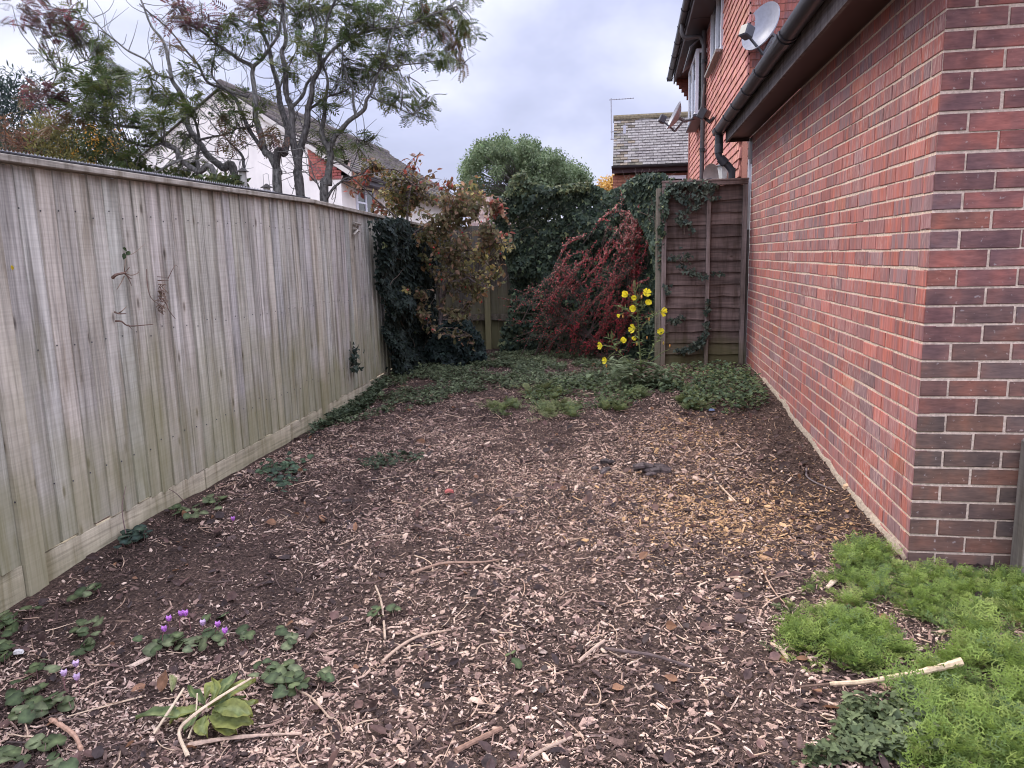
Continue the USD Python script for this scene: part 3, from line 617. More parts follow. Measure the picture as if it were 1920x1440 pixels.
# eaves: soffit, fascia, gutter, corbelled end, roof
EZ = 4.80
MB().box((-.30, 4.2, EZ), (-.0, 13.28, EZ + .014), (.05, .028, .025)).box((-.27, 9.0, EZ - .004), (-.02, 9.012, EZ - .001), (.01, .01, .01)).build('soffit', M['paint'], house)
MB().box((-.325, 4.2, EZ - .04), (-.301, 13.30, EZ + .16), (.06, .035, .03)).build('fascia_board', M['paint'], house)
MB().add(*half_gutter(4.2, 13.45, -.393, EZ + .12, .058), DARK).build('gutter', M['plastic'], house, smooth=35)
for y in np.arange(6.2, 13.4, .9):
    MB().add(*half_gutter(y - .02, y + .02, -.393, EZ + .12, .066, t=.007), DARK).build('gutter_bracket', M['plastic'], house)
MB().add(*half_gutter(13.38, 13.47, -.393, EZ + .12, .068, t=.008), DARK).box((-.45, 13.46, EZ + .055), (-.335, 13.468, EZ + .12), DARK).build('gutter_end', M['plastic'], house)
for k in range(5):
    MB().box((-.27 + .052 * k, 13.05, EZ - .075 * (k + 1)), (.04, 13.26, EZ - .075 * k - .003), (.17, .07, .055)).build('corbel_brick', M['far_brick'], house)
MB().box((-.01, 13.05, 0), (.2, 13.26, EZ - .38), (.26, .10, .08)).build('wall', M['far_brick'], house)
MB().add(np.array([(-.42, 4.2, EZ + .18), (-.42, 13.4, EZ + .18), (3.6, 13.4, EZ + 3.2), (3.6, 4.2, EZ + 3.2), (-.42, 4.2, EZ + .21), (-.42, 13.4, EZ + .21), (3.6, 13.4, EZ + 3.24), (3.6, 4.2, EZ + 3.24)]), [[0, 1, 2, 3], [7, 6, 5, 4], [0, 4, 5, 1], [1, 5, 6, 2], [2, 6, 7, 3], [3, 7, 4, 0]], (.10, .09, .085)).build('roof', M['tile'], house)
# rainwater pipe with offset at the eaves
DY = onx(1318, 200, HX - .05)[1]
a0, a1 = np.array([-.393, DY, EZ + .07]), np.array([HX - .05, DY, EZ - .25])
pts = curve([a0, a0 + [0, 0, -.12], a0 + [.06, 0, -.2], a1 + [-.07, 0, .12], a1 + [-.01, 0, .0], a1 + [0, 0, -.15], [HX - .05, DY, .1]], 50)
mb = MB().tube(pts, [.036] * 50, 12, (.075, .07, .07))
mb.build('downpipe', M['plastic'], house, smooth=35)
for z in (4.3, 2.95): MB().tube([(HX - .05, DY, z - .03), (HX - .05, DY, z + .03)], [.044, .044], 12, (.03, .03, .03)).box((HX - .04, DY - .07, z - .015), (HX - .012, DY + .07, z + .015), (.03, .03, .03)).build('pipe_clip', M['plastic'], house)
# floodlight on a stay beside the pipe
c3 = onx(1320, 214, HX - .15)
t = thing('security_light', 'black security floodlight strapped to the pipe on the tile hung wall', 'floodlight', c3)
MB().add(*(lambda r: (r[0] @ np.array([[.8, -.35, -.48], [.4, .92, 0], [.44, -.19, .88]]) + c3, r[1]))(chamfer_box((-.06, -.10, -.075), (.06, .10, .075), .012)), (.035, .033, .035)).build('housing', M['plastic'], t)
MB().tube([c3 + [0, 0, -.05], c3 + [.08, -.05, -.12], c3 + [.14, -.06, -.06]], [.022, .03, .022], 8, (.03, .03, .03)).build('bracket', M['plastic'], t)
MB().tube([c3 + [-.04, .05, .05], c3 + [.0, .08, .42]], [.012, .012], 6, (.12, .12, .12)).build('stay', M['plastic'], t)
# carriage lantern by the door, seen past the swan neck
c3 = onx(1357, 322, -.20)
t = thing('wall_lantern', 'small black carriage lantern with pale glass behind the garage downpipe', 'lantern', c3)
MB().tube([c3 + [0, 0, .10], c3 + [0, 0, .06]], [.01, .09], 6, (.02, .02, .02)).tube([c3 + [0, 0, -.115], c3 + [0, 0, -.085]], [.03, .055], 6, (.02, .02, .02)).tube([c3 + [0, 0, -.1], c3 + [.05, .0, -.16], c3 + [.18, 0, -.14]], [.012] * 3, 6, (.02, .02, .02)).build('frame', M['plastic'], t)
MB().tube([c3 + [0, 0, .06], c3 + [0, 0, -.085]], [.07, .045], 6, (.70, .68, .62)).build('glass', M['paint'], t)
# satellite dishes
def dish(name, label, c3, aim, rad, wall_to, tone=(.36, .37, .42)):
    t = thing(name, label, 'satellite dish', c3); aim = unit(aim); side = unit(np.cross(aim, [0, 0, 1])); up = np.cross(side, aim)
    nr, na = 6, 28; v = [c3 - aim * .0]; f = []
    for i_ in range(1, nr + 1):
        rr = rad * i_ / nr
        for k in range(na):
            a_ = 2 * math.pi * k / na; v.append(c3 + side * rr * .92 * math.cos(a_) + up * rr * math.sin(a_) + aim * (.42 * rr * rr / rad))
    for k in range(na): f.append([0, 1 + k, 1 + (k + 1) % na])
    for i_ in range(nr - 1):
        for k in range(na):
            a_, b_ = 1 + i_ * na + k, 1 + i_ * na + (k + 1) % na; f += [[a_, a_ + na, b_ + na], [a_, b_ + na, b_]]
    v = np.array(v); f = np.array(f); n = len(v); v2 = v - aim * .012
    rim = [[1 + (nr - 1) * na + k, 1 + (nr - 1) * na + (k + 1) % na] for k in range(na)]
    allf = np.vstack([f, f[:, ::-1] + n] + [[[a_, b_, b_ + n], [a_, b_ + n, a_ + n]] for a_, b_ in rim])
    MB().add(np.vstack([v, v2]), allf, tone).build('reflector', M['metal'], t, smooth=30)
    lnb = c3 + aim * rad * .95 - up * rad * .62
    low = c3 - up * rad * .92 + aim * .02
    MB().tube([low - aim * .06, low + up * .02, lnb], [.018, .016, .014], 6, (.09, .09, .10)).build('arm', M['metal'], t)
    v, f = chamfer_box((-.055, -.05, -.06), (.055, .06, .06), .012); R_ = np.stack([side, aim, up])
    MB().add(v @ R_ + lnb + up * .02, f, (.06, .06, .07)).build('receiver', M['plastic'], t)
    MB().tube([c3 - aim * .015, c3 - aim * .12, wall_to], [.03, .025, .025], 6, (.16, .16, .17)).tube([low - aim * .06, c3 - aim * .1], [.016, .016], 6, (.16, .16, .17)).build('mount', M['metal'], t)
d0 = onq(1438, 58, 7.55)
dish('satellite_dish', 'larger grey satellite dish on the brick wall just above the garage gutter', d0, (-.74, -.56, .36), .25, np.array([d0[0] + .05, HY0 - .01, d0[2] - .05]))
d1 = onx(1272, 221, -.42)
dish('satellite_dish', 'smaller grey satellite dish overlapping the tiled roof of the far house', d1, (-.86, -.12, .42), .235, np.array([HX, d1[1] + .35, d1[2] + .05]), (.34, .34, .37))
d2 = onx(1341, 330, -.12)
dish('satellite_dish', 'small brown tinted dish low down just above the top of the brown panel', d2, (-.6, -.5, -.1), .16, d2 + [.10, .02, 0], (.30, .24, .21))

# ------------------------------------------------------------------ far brick house with tiled roof (right of centre)
far = thing('brick_house', 'small far brick house with mossy plain tiled roof left of the tile hung wall', 'house', (-.5, 15.7, 0))
ex0, ex1, ey, ez, ry, rz = -1.62, 1.2, 15.55, 3.42, 17.15, 4.78
sl = np.array([0, ry - ey, rz - ez]); sl_n = unit(np.array([0, -(rz - ez), ry - ey])); L = np.linalg.norm(sl)
MB().add(np.array([(ex0, ey, ez), (ex1, ey, ez), (ex1, ry, rz), (ex0, ry, rz), (ex0, 2 * ry - ey, ez), (ex1, 2 * ry - ey, ez)]) + np.array([0, 0, -.02]), [[0, 1, 2], [0, 2, 3], [3, 2, 5], [3, 5, 4], [0, 3, 4], [1, 5, 2]], (.07, .06, .055)).build('roof', M['tile'], far)
rt = np.random.default_rng(77); rows = 18; rest = MB(); nt = 0
for r in range(rows):
    s0 = r / rows; s1 = s0 + 1.35 / rows
    k = 0; x = ex0 - (.09 if r % 2 else 0)
    while x < ex1:
        xa, xb = max(x, ex0), min(x + .170, ex1); x += .178
        if xb - xa < .03: continue
        p0 = np.array([0, ey, ez]) + sl * s0 + sl_n * (.030 + rt.normal(0, .003)); p1 = np.array([0, ey, ez]) + sl * min(s1, 1.0) + sl_n * .008
        v = np.array([(xa, *p0[1:]), (xb, *(p0[1:] + rt.normal(0, .002, 2))), (xb, *p1[1:]), (xa, *p1[1:]), (xa, *(p0 - sl_n * .024)[1:]), (xb, *(p0 - sl_n * .024)[1:])])
        moss = sstep(xa, ex0 + .75, ex0) * .6 + .5 * sstep(s0, .85, 1.0)
        col = pick([(.24, .22, .205), (.27, .25, .235), (.21, .19, .18)], 1, .07, rng=rt)[0]
        if rt.random() < moss: col = pick([(.17, .15, .11), (.15, .14, .12), (.21, .17, .125)], 1, .2, rng=rt)[0]
        f = [[0, 1, 2, 3], [0, 4, 5, 1], [0, 3, 4, 4], [1, 5, 2, 2]]
        if xa < .28 and nt < 300: MB().add(v, np.array(f), col).build('roof_tile', M['tile'], far); nt += 1
        else: rest.add(v, np.array(f), col)
rest.build('hidden_roof_tiles', M['tile'], far, kind='stuff')
MB().tube([(ex0 - .02, ry, rz + .0), (ex1, ry, rz + .0)], [.10, .10], 10, (.16, .13, .08)).build('ridge', M['tile'], far, smooth=35)
MB().box((ex0 - .0, ey + .12, 0), (ex1, 2 * ry - ey - .1, ez - .20), (.24, .105, .075)).build('wall', M['far_brick'], far)
br_ = MB()
for r in range(11):
    for k in range(14):
        xa = ex0 + k * .225 - (.11 if r % 2 else 0); xb = min(xa + .213, ex1); xa = max(xa, ex0)
        if xb - xa < .03: continue
        z0 = 2.38 + r * .075; u_, w_, _ = project(np.array([[xa + .1, ey + .12, z0]]))
        mb_ = MB().box((xa, ey + .112, z0), (xb, ey + .13, z0 + .062), pick([(.30, .13, .085), (.24, .10, .08), (.33, .16, .10)], 1, .12, rng=rt)[0])
        if xa < -.45 and z0 > 2.5: mb_.build('brick', M['far_brick'], far)
MB().box((ex0 - .02, ey - .02, ez - .16), (ex1, ey + .10, ez - .01), (.06, .035, .04)).build('fascia_board', M['paint'], far)
MB().add(*(lambda r: (r[0][:, [1, 0, 2]], r[1][:, ::-1]))(half_gutter(ex0 - .03, ex1, ey - .08, ez - .005, .06)), (.03, .028, .03)).build('gutter', M['plastic'], far, smooth=35)
w = MB(); wx0, wx1, wz0, wz1 = -.42, .12, 2.45, 3.16
for (a_, b_, c_, d_) in ((wx0, wx0 + .09, wz0, wz1), (wx1 - .09, wx1, wz0, wz1), (wx0 + .09, wx1 - .09, wz0, wz0 + .07), (wx0 + .09, wx1 - .09, wz1 - .08, wz1)): w.box((a_, ey + .07, c_), (b_, ey + .115, d_), (.75, .76, .80))
w = w.build('window', M['paint'], far); MB().box((wx0 + .09, ey + .095, wz0 + .07), (wx1 - .09, ey + .10, wz1 - .08)).build('pane', M['glass'], w)
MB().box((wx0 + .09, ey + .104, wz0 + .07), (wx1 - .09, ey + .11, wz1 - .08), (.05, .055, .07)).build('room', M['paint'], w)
vp = onq(1171, 243, 18.4); MB().box(vp + [-.035, -.06, -.10], vp + [.035, .02, .09], (.42, .42, .45)).build('roof_vent', M['metal'], far)
# tv aerial
b0 = onq(1147, 262, 17.6); t0 = onq(1146, 187, 17.6); t1 = onq(1188, 184, 17.6)
t = thing('tv_aerial', 'thin tv aerial on a tall mast at the gable end of the far house', 'aerial', b0)
MB().tube([b0, t0 + [0, 0, .03]], [.014, .014], 6, (.30, .30, .33)).build('mast', M['metal'], t)
mb = MB().tube([t0 + [-.05, 0, 0], t1], [.010, .010], 6, (.30, .30, .33))
mb.build('boom', M['metal'], t)
for k in range(9):
    p = t0 + (t1 - t0) * (k / 8.0); MB().tube([p + [0, -.06, 0], p + [0, .06, 0]], [.005, .005], 4, (.30, .30, .33)).build('element', M['metal'], t)
for (u, v_) in ((1147, 247), (1147, 261)): q0 = onq(u - 2, v_, 17.6); MB().tube([q0, q0 + [.14, .03, 0]], [.012, .012], 5, (.28, .28, .3)).build('bracket', M['metal'], t)

# ------------------------------------------------------------------ cream rendered house beyond the left fence
ch = thing('cream_house', 'cream rendered house with grey tiled roof behind the tree', 'house', (-12, 18, 0))
GYc, XR, XA, ZA = 16.4, -8.86, -12.05, 6.02
slope = .665; XE = XR + .42; ZE = ZA - slope * (XE - XA); XL = 2 * XA - XR; DEP = 14.0
CREAM = (.80, .74, .66)
zr = ZA - slope * (XR - XA)
MB().add(np.array([(XL, GYc, 0), (XR, GYc, 0), (XR, GYc, zr), (XA, GYc, ZA - .04), (XL, GYc, zr), (XL, GYc + DEP, 0), (XR, GYc + DEP, 0), (XR, GYc + DEP, zr), (XA, GYc + DEP, ZA - .04), (XL, GYc + DEP, zr)]),
    [[0, 1, 2], [0, 2, 3], [0, 3, 4], [1, 6, 7], [1, 7, 2], [0, 4, 9], [0, 9, 5]], CREAM).build('wall', M['render'], ch)
def roof_side(sgn):
    xe = XA + sgn * (XE - XA); y0, y1 = GYc - .06, GYc + DEP
    v = np.array([(XA, y0, ZA), (XA, y1, ZA), (xe, y1, ZE), (xe, y0, ZE)]); return np.vstack([v, v + [0, 0, .03]]), [[0, 3, 2, 1], [4, 5, 6, 7], [0, 4, 7, 3], [3, 7, 6, 2], [0, 1, 5, 4], [1, 2, 6, 5]]
MB().add(*(lambda r: (r[0], np.array(r[1])))(roof_side(1)), (.09, .075, .07)).add(*(lambda r: (r[0], np.array(r[1])))(roof_side(-1)), (.09, .075, .07)).build('roof', M['tile'], ch)
rr_ = np.random.default_rng(8); nrow = 22; SL = np.array([XE - XA, 0, ZE - ZA]); SN = unit(np.array([slope, 0, 1.0])); rest = MB(); nt = 0
cand = []
for r in range(nrow):
    s1 = (r + 1) / nrow; s0 = s1 - 1.3 / nrow
    for k in range(44):
        y0 = GYc - .06 + k * .32 - (.16 if r % 2 else 0); y1 = min(y0 + .31, GYc + DEP); y0 = max(y0, GYc - .06)
        if y1 - y0 < .05: continue
        p1 = np.array([XA, 0, ZA]) + SL * s1 + SN * (.075 + rr_.normal(0, .004)); p0 = np.array([XA, 0, ZA]) + SL * max(s0, 0) + SN * .035
        v = np.array([(p0[0], y0, p0[2]), (p0[0], y1, p0[2]), (p1[0], y1, p1[2]), (p1[0], y0, p1[2]), (p1[0] - .018, y0, p1[2] - .045), (p1[0] - .018, y1, p1[2] - .045)])
        f = np.array([[0, 3, 2, 1], [3, 4, 5, 2], [0, 4, 3, 3]])
        cand.append((y0, v, f, pick([(.17, .145, .13), (.13, .115, .11), (.20, .17, .15), (.16, .15, .10)], 1, .12, rng=rr_)[0]))
cand.sort(key=lambda c: c[0])
for q, (_, v, f, col) in enumerate(cand):
    if q < 300: MB().add(v, f, col).build('roof_tile', M['tile'], ch)
    else: rest.add(v, f, col)
rest.build('far_roof_tiles', M['tile'], ch, kind='stuff')
MB().tube([(XA, GYc - .1, ZA + .05), (XA, GYc + DEP, ZA + .05)], [.12, .12], 8, (.12, .10, .09)).build('ridge', M['tile'], ch, smooth=35)
e0 = np.array([XE, GYc - .06, ZE]); MB().box((XE - .05, GYc - .04, ZE - .20), (XE - .02, GYc + DEP, ZE - .012), (.10, .09, .10)).box((XR, GYc + .02, ZE - .19), (XE - .051, GYc + DEP, ZE - .17), (.10, .09, .10)).build('fascia_board', M['paint'], ch)
MB().add(*half_gutter(GYc - .05, GYc + DEP, XE + .04, ZE - .03, .06), (.05, .045, .05)).build('gutter', M['plastic'], ch, smooth=35)
# verge board and the red brick corner panel, corbelled out under the eaves
MB().add(np.array([(XA, GYc - .02, ZA - .16), (XE, GYc - .02, ZE - .16), (XE, GYc - .02, ZE - .02), (XA, GYc - .02, ZA - .02), (XA, GYc - .06, ZA - .16), (XE, GYc - .06, ZE - .16), (XE, GYc - .06, ZE - .02), (XA, GYc - .06, ZA - .02)]),
    [[0, 1, 2, 3], [7, 6, 5, 4], [0, 4, 5, 1], [3, 2, 6, 7]], (.60, .55, .48)).build('verge', M['paint'], ch)
x0_, x1_ = -9.74, XR + .30
bp = MB()
for r in range(15):
    z0 = 3.50 + r * .078; xe = XR + .02 + max(0, min(.28, .045 * (r - 1)))
    for k in range(7):
        xa = x0_ + k * .232 - (.116 if r % 2 else 0); xb = min(xa + .218, xe); xa = max(xa, x0_)
        if xb - xa < .03 or z0 + .07 > ZA - slope * (xb - XA) - .14: continue
        MB().box((xa, GYc - .016, z0), (xb, GYc + .02, z0 + .065), pick([(.33, .095, .075), (.28, .085, .075), (.36, .12, .09)], 1, .08, rng=rr_)[0]).build('brick', M['far_brick'], ch)
MB().add(np.array([(x0_, GYc - .004, 3.47), (XR + .02, GYc - .004, 3.47), (XR + .30, GYc - .004, 4.0), (XR + .30, GYc - .004, ZA - slope * (XR + .3 - XA) - .1), (x0_, GYc - .004, ZA - slope * (x0_ - XA) - .1)]), [[0, 1, 2], [0, 2, 3], [0, 3, 4]], (.50, .36, .30)).build('mortar_panel', M['mortar'], ch)
# window in the side wall seen past the shrub
wy0 = onx(666, 360, XR)[1]; wy1 = wy0 + 1.5; wz1 = onx(668, 347, XR)[2]; wz0 = wz1 - 1.25
fr = MB()
for (ya, yb, za, zb) in ((wy0, wy0 + .08, wz0, wz1), (wy1 - .08, wy1, wz0, wz1), ((wy0 + wy1) / 2 - .05, (wy0 + wy1) / 2 + .05, wz0 + .07, wz1 - .07), (wy0 + .08, wy1 - .08, wz0, wz0 + .07), (wy0 + .08, wy1 - .08, wz1 - .07, wz1), (wy0 + .08, (wy0 + wy1) / 2 - .05, wz0 + .75, wz0 + .80)):
    fr.box((XR + .001, ya, za), (XR + .05, yb, zb), WHITE)
w = fr.build('window', M['paint'], ch); MB().box((XR + .02, wy0 + .08, wz0 + .07), (XR + .024, wy1 - .08, wz1 - .07)).build('pane', M['glass'], w)
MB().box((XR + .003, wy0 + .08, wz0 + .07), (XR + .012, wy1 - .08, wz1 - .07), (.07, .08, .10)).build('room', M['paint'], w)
cp = onq(557, 226, 24.0); MB().tube([cp + [0, 0, -.8], cp + [0, 0, .14]], [.13, .11], 8, (.14, .13, .12)).build('chimney_pot', M['tile'], ch)
# low tiled roof peeping over the back fence between the shrub and the ivy
lr = thing('low_roof_outbuilding', 'sliver of red brown tiled outbuilding roof between the shrub and the ivy', 'outbuilding', (-3.4, 11.5, 0))
p0, p1 = ony(880, 392, 11.2), ony(965, 392, 11.2)
for r in range(7):
    for k in range(6):
        xa = p0[0] + k * .16 - (.08 if r % 2 else 0); z0 = p0[2] - .35 + r * .085; y0 = 11.2 + r * .075
        v = np.array([(xa, y0, z0), (xa + .153, y0, z0), (xa + .153, y0 + .09, z0 + .10), (xa, y0 + .09, z0 + .10), (xa, y0 + .02, z0 - .02), (xa + .153, y0 + .02, z0 - .02)])
        MB().add(v, np.array([[0, 1, 2, 3], [0, 4, 5, 1]]), pick([(.24, .17, .15), (.20, .14, .13), (.27, .20, .17)], 1, .1, rng=rr_)[0]).build('roof_tile', M['tile'], lr)
MB().box((p0[0], 11.3, 0), (p0[0] + .95, 12.2, p0[2] - .38), (.3, .14, .1)).build('wall', M['far_brick'], lr)
# ------------------------------------------------------------------ wood chip mulch, leaf litter, twigs
rg = np.random.default_rng(99)
def normals(x, y, e=.02):
    gxn = (ground_z(x + e, y) - ground_z(x - e, y)) / (2 * e); gyn = (ground_z(x, y + e) - ground_z(x, y - e)) / (2 * e)
    return unit(np.stack([-gxn, -gyn, np.ones_like(gxn)], -1))
def lay(n, x, y, tilt, lift):
    """Random headings on the ground: positions and rotation matrices (axis +y along the piece, +z up)."""
    a = rg.uniform(0, 2 * np.pi, n); nr = normals(x, y) + rg.normal(0, tilt, (n, 3)); d = np.stack([np.cos(a), np.sin(a), 0 * a], -1)
    nr = unit(nr); d = unit(d - nr * (d * nr).sum(-1, keepdims=True))
    return np.stack([x, y, ground_z(x, y) + lift], -1), frames(d, nr)
PATCH = lambda x, y, s, sd: meshkit.fbm(np.stack([x * s, y * s, 0 * x], -1), 3, sd)
def bare(x, y):
    """How bare the soil is (0..1): by the left fence, and a little along the brick wall."""
    a = sstep(x, -2.35, -2.9) * sstep(y, 1.1, .2) * sstep(y, -1.5, -.7); b = .55 * sstep(x, -.42, -.12) * sstep(y, -.2, .5) * sstep(y, 4, 3)
    return np.clip(np.maximum(a * (.25 + .95 * PATCH(x, y, 2.2, 4)), b), 0, .88)
def spread(n, far=5.9, near=-1.75):
    """Points over the bed, denser towards the camera."""
    y = near + (far - near) * rg.random(n) ** 1.55; x = rg.uniform(-3.58, -.005, n)
    x = np.where(y < -.05, rg.uniform(-3.58, 1.3, n), x)
    return x, y
# chip shapes: splinters, flakes, wedges and shreds
def chip(l, w, h, bend=0.0, taper=.6):
    v = []
    for k, t in enumerate((-.5, 0, .5)):
        s = w * (1 if k == 1 else taper * (.7 + .6 * rg.random())); z = -bend * abs(t) * 2 * l
        ox = rg.normal(0, .12) * w
        v += [(ox - s / 2, t * l, z), (ox + s / 2, t * l, z + rg.normal(0, .2) * h), (ox + s / 2 * .8, t * l, z + h), (ox - s / 2 * .8, t * l, z + h * (.8 + .3 * rg.random()))]
    f = [[0, 3, 2, 1], [8, 9, 10, 11]]
    for k in (0, 4):
        for q in range(4): f.append([k + q, k + (q + 1) % 4, k + 4 + (q + 1) % 4, k + 4 + q])
    return np.array(v), np.array(f)
CHIPC = dict(pale=[(.60, .43, .32), (.52, .36, .26), (.64, .48, .37)], mid=[(.34, .22, .17), (.28, .18, .14), (.40, .27, .21)], dark=[(.070, .045, .036), (.048, .032, .028), (.115, .074, .060), (.165, .105, .083)], gold=[(.56, .36, .19), (.47, .29, .14), (.40, .24, .13)])
protos, kinds = [], []
for kind, cols in CHIPC.items():
    for c in cols:
        for (l, w, h) in ((.018, .0055, .0025), (.011, .008, .0018), (.032, .0038, .0022), (.021, .012, .0022)):
            v, f = chip(l, w, h, rg.uniform(-.1, .18)); protos.append((MB().add(v, f, np.array(c) * rg.uniform(.85, 1.15)), M['chip'], False)); kinds.append(kind)
kinds = np.array(kinds)
N = 320000
x, y = spread(N); bz = bare(x, y)
green_back = sstep(y, 2.9, 3.7)
keep = rg.random(N) > np.maximum(bz * .85, green_back * .82); x, y, bz = x[keep], y[keep], bz[keep]
gold = np.exp(-(((x + .62) / .55) ** 2 + ((y - .55) / .50) ** 2)) * 1.7 * (.35 + PATCH(x, y, 3.1, 12)) + .8 * np.exp(-(((x + .75) / .35) ** 2 + ((y - 1.9) / .45) ** 2))
wet = PATCH(x, y, 1.7, 6) + 1.6 * (PATCH(x, y, 11.0, 16) - .5) + .9 * sstep(x, -.55, -.1) * sstep(y, 0, .5) + .4 * bz + .25 * sstep(y, 1.4, 2.8)
r = rg.random(len(x)); pd = np.clip(.44 + .8 * (wet - .5), .10, .92); pg = np.clip(.5 * gold, 0, .62); pp_ = .36 * (1 - .35 * sstep(y, 1.2, 2.6))
kind = np.where(r < pg, 'gold', np.where(r < pg + (1 - pg) * pd, 'dark', np.where(r < pg + (1 - pg) * (pd + (1 - pd) * (1 - pp_ * 1.4)), 'mid', 'pale')))
ids = np.zeros(len(x), int)
for k in CHIPC: sel = kind == k; ids[sel] = rg.choice(np.where(kinds == k)[0], sel.sum())
pos, rot = lay(len(x), x, y, .38, rg.uniform(-.005, .010, len(x)))
sc = np.clip(rg.lognormal(-.72, .52, len(x)), .2, 2.2)[:, None] * rg.uniform(.75, 1.3, (len(x), 3))
instancer('wood_chips', protos, pos, quats(rot), sc, ids, 'brown and tan wood chip mulch strewn all over the bed', 'mulch')
# finer crumbs where the soil lies bare
n = 60000; x, y = spread(n, 4.5); bz = bare(x, y); keep = rg.random(n) < .12 + bz; x, y = x[keep], y[keep]
pos, rot = lay(len(x), x, y, .6, rg.uniform(-.002, .006, len(x))); ids = rg.choice(np.where((kinds == 'dark') | (kinds == 'mid'))[0], len(x)); few = rg.random(len(x)) < .05; ids[few] = rg.choice(np.where(kinds == 'pale')[0], few.sum())
instancer('soil_crumbs', protos, pos, quats(rot), np.clip(rg.lognormal(-.95, .4, len(x)), .15, .9)[:, None] * rg.uniform(.6, 1.5, (len(x), 3)), ids, 'dark crumbs of soil and rotted bark where the bed lies bare', 'soil crumbs')
# long shreds and twigs lying on top
tw = MB()
for k in range(1500):
    x, y = spread(1, 3.6); L_ = float(np.clip(rg.lognormal(-2.75, .5), .03, .30)); 
    if rg.random() < float(bare(x, y)[0]) * .7: continue
    a = rg.uniform(0, 2 * np.pi); n_ = 5; s = np.linspace(-.5, .5, n_) * L_; bend = rg.normal(0, .14) * L_
    px, py = x + np.cos(a) * s - np.sin(a) * bend * (4 * (s / L_) ** 2 - 1), y + np.sin(a) * s + np.cos(a) * bend * (4 * (s / L_) ** 2 - 1)
    if px.max() > -.02 and py.max() > -.03: continue
    if px.min() < -3.57: continue
    h = ground_z(px, py) + .008 + rg.uniform(0, .012) + rg.uniform(-.01, .02) * np.linspace(-1, 1, n_)
    c = pick([(.46, .32, .22), (.38, .25, .17), (.16, .105, .085), (.09, .065, .055), (.55, .40, .27)], 1, .12, [2, 2, 2, 2, 1], rg)[0]; w = rg.uniform(.0010, .0026) * (1 + 2.5 * L_)
    tw.tube(np.stack([px, py, h], -1), np.linspace(w, w * .55, n_), 4, c)
tw.build('twig_litter', M['twig'], None, label='thin dry twigs and bark shreds scattered over the mulch', cat='twigs', kind='stuff')
# dead leaves, curled
LV = np.array([(0, 0, 0), (-.30, .22, .10), (0, .25, .0), (.30, .22, .12), (-.34, .55, .16), (0, .58, .02), (.34, .55, .13), (-.16, .85, .10), (0, .86, .06), (.16, .85, .14), (0, 1.02, .10)], float)
LF = np.array([[0, 2, 1], [0, 3, 2], [1, 2, 5], [1, 5, 4], [2, 3, 6], [2, 6, 5], [4, 5, 8], [4, 8, 7], [5, 6, 9], [5, 9, 8], [7, 8, 10], [8, 9, 10]])
n = 2600; x, y = spread(n, 4.6); pos, rot = lay(n, x, y, .55, rg.uniform(.004, .016, n))
ok = ~((x > -.05) & (y > -.06)); mb = MB()
scatter(mb, LV, LF, pos[ok], rot[ok], np.clip(rg.lognormal(-3.35, .3, ok.sum()), .018, .065)[:, None] * rg.uniform(.7, 1.2, (ok.sum(), 3)), pick([(.11, .072, .065), (.17, .10, .085), (.07, .05, .047), (.32, .17, .10), (.20, .14, .125)], ok.sum(), .15, [4, 3, 4, 1, 1], rg))
mb.build('dead_leaves', M['leaf'], None, label='curled brown dead leaves lying among the wood chips', cat='leaf litter', kind='stuff')
# pieces that stand out one by one
def gp(u, v_, h=.012):
    z = .1
    for _ in range(6): p = onz(u, v_, z); z = float(ground_z(p[0], p[1])) + h
    return onz(u, v_, z)
def stick(name, label, px, w0, w1, tone, hs=None, mat='twig', cat='stick', n=None):
    pts = [gp(u, v_, .014 if hs is None else hs[k]) for k, (u, v_) in enumerate(px)]
    t = thing(name, label, cat, pts[0]); c = curve(pts, n or 6 * len(pts)); rad = np.linspace(w0, w1, len(c)) * (1 + .1 * rg.standard_normal(len(c)))
    MB().tube(c, rad, 7, tone).build('stem', M[mat], t); return t
STRAW = (.62, .48, .32)
t = stick('cut_stem', 'long pale straw coloured cut stem lying across the feathery green weeds', [(1556, 1282), (1620, 1278), (1700, 1265), (1760, 1252), (1804, 1240)], .006, .012, (.62, .47, .30), [.02, .035, .05, .06, .075])
MB().tube(curve([gp(1500, 1288, .015), gp(1556, 1282, .02), gp(1600, 1279, .028)], 10), [.004] * 10, 5, (.16, .10, .07)).build('dark_end', M['twig'], t)
stick('cut_stem', 'thin straw stem below the long pale stem at the edge of the weeds', [(1650, 1330), (1680, 1331), (1712, 1327)], .004, .003, (.55, .42, .25), [.03, .04, .03])
stick('stick', 'dark bent twig by the foot of the brick wall', [(1512, 878), (1513, 893), (1530, 905), (1552, 914), (1568, 920)], .006, .003, (.16, .13, .125))
stick('stick', 'straight pale stick standing out on the right half of the mulch', [(1344, 903), (1362, 923), (1381, 941)], .006, .004, (.50, .37, .26))
stick('stick', 'arched tan twig in the middle foreground', [(716, 1241), (745, 1216), (778, 1196), (815, 1186), (845, 1181)], .006, .003, (.44, .31, .22))
stick('stick', 'two pale parallel prunings at the bottom right of centre', [(990, 1424), (1020, 1405), (1072, 1382)], .006, .004, (.42, .30, .22))
stick('stick', 'brown pruning lying to the lower middle with a torn bark', [(855, 1408), (890, 1390), (940, 1366)], .009, .006, (.27, .16, .11))
stick('stick', 'orange brown peeled twig lower left of the leaf rosette', [(95, 1349), (118, 1362), (140, 1380), (152, 1404)], .008, .006, (.50, .30, .20))
stick('stick', 'curved pale stick at the bottom edge below the rosette', [(352, 1397), (420, 1385), (500, 1378), (565, 1375)], .007, .004, (.48, .34, .25))
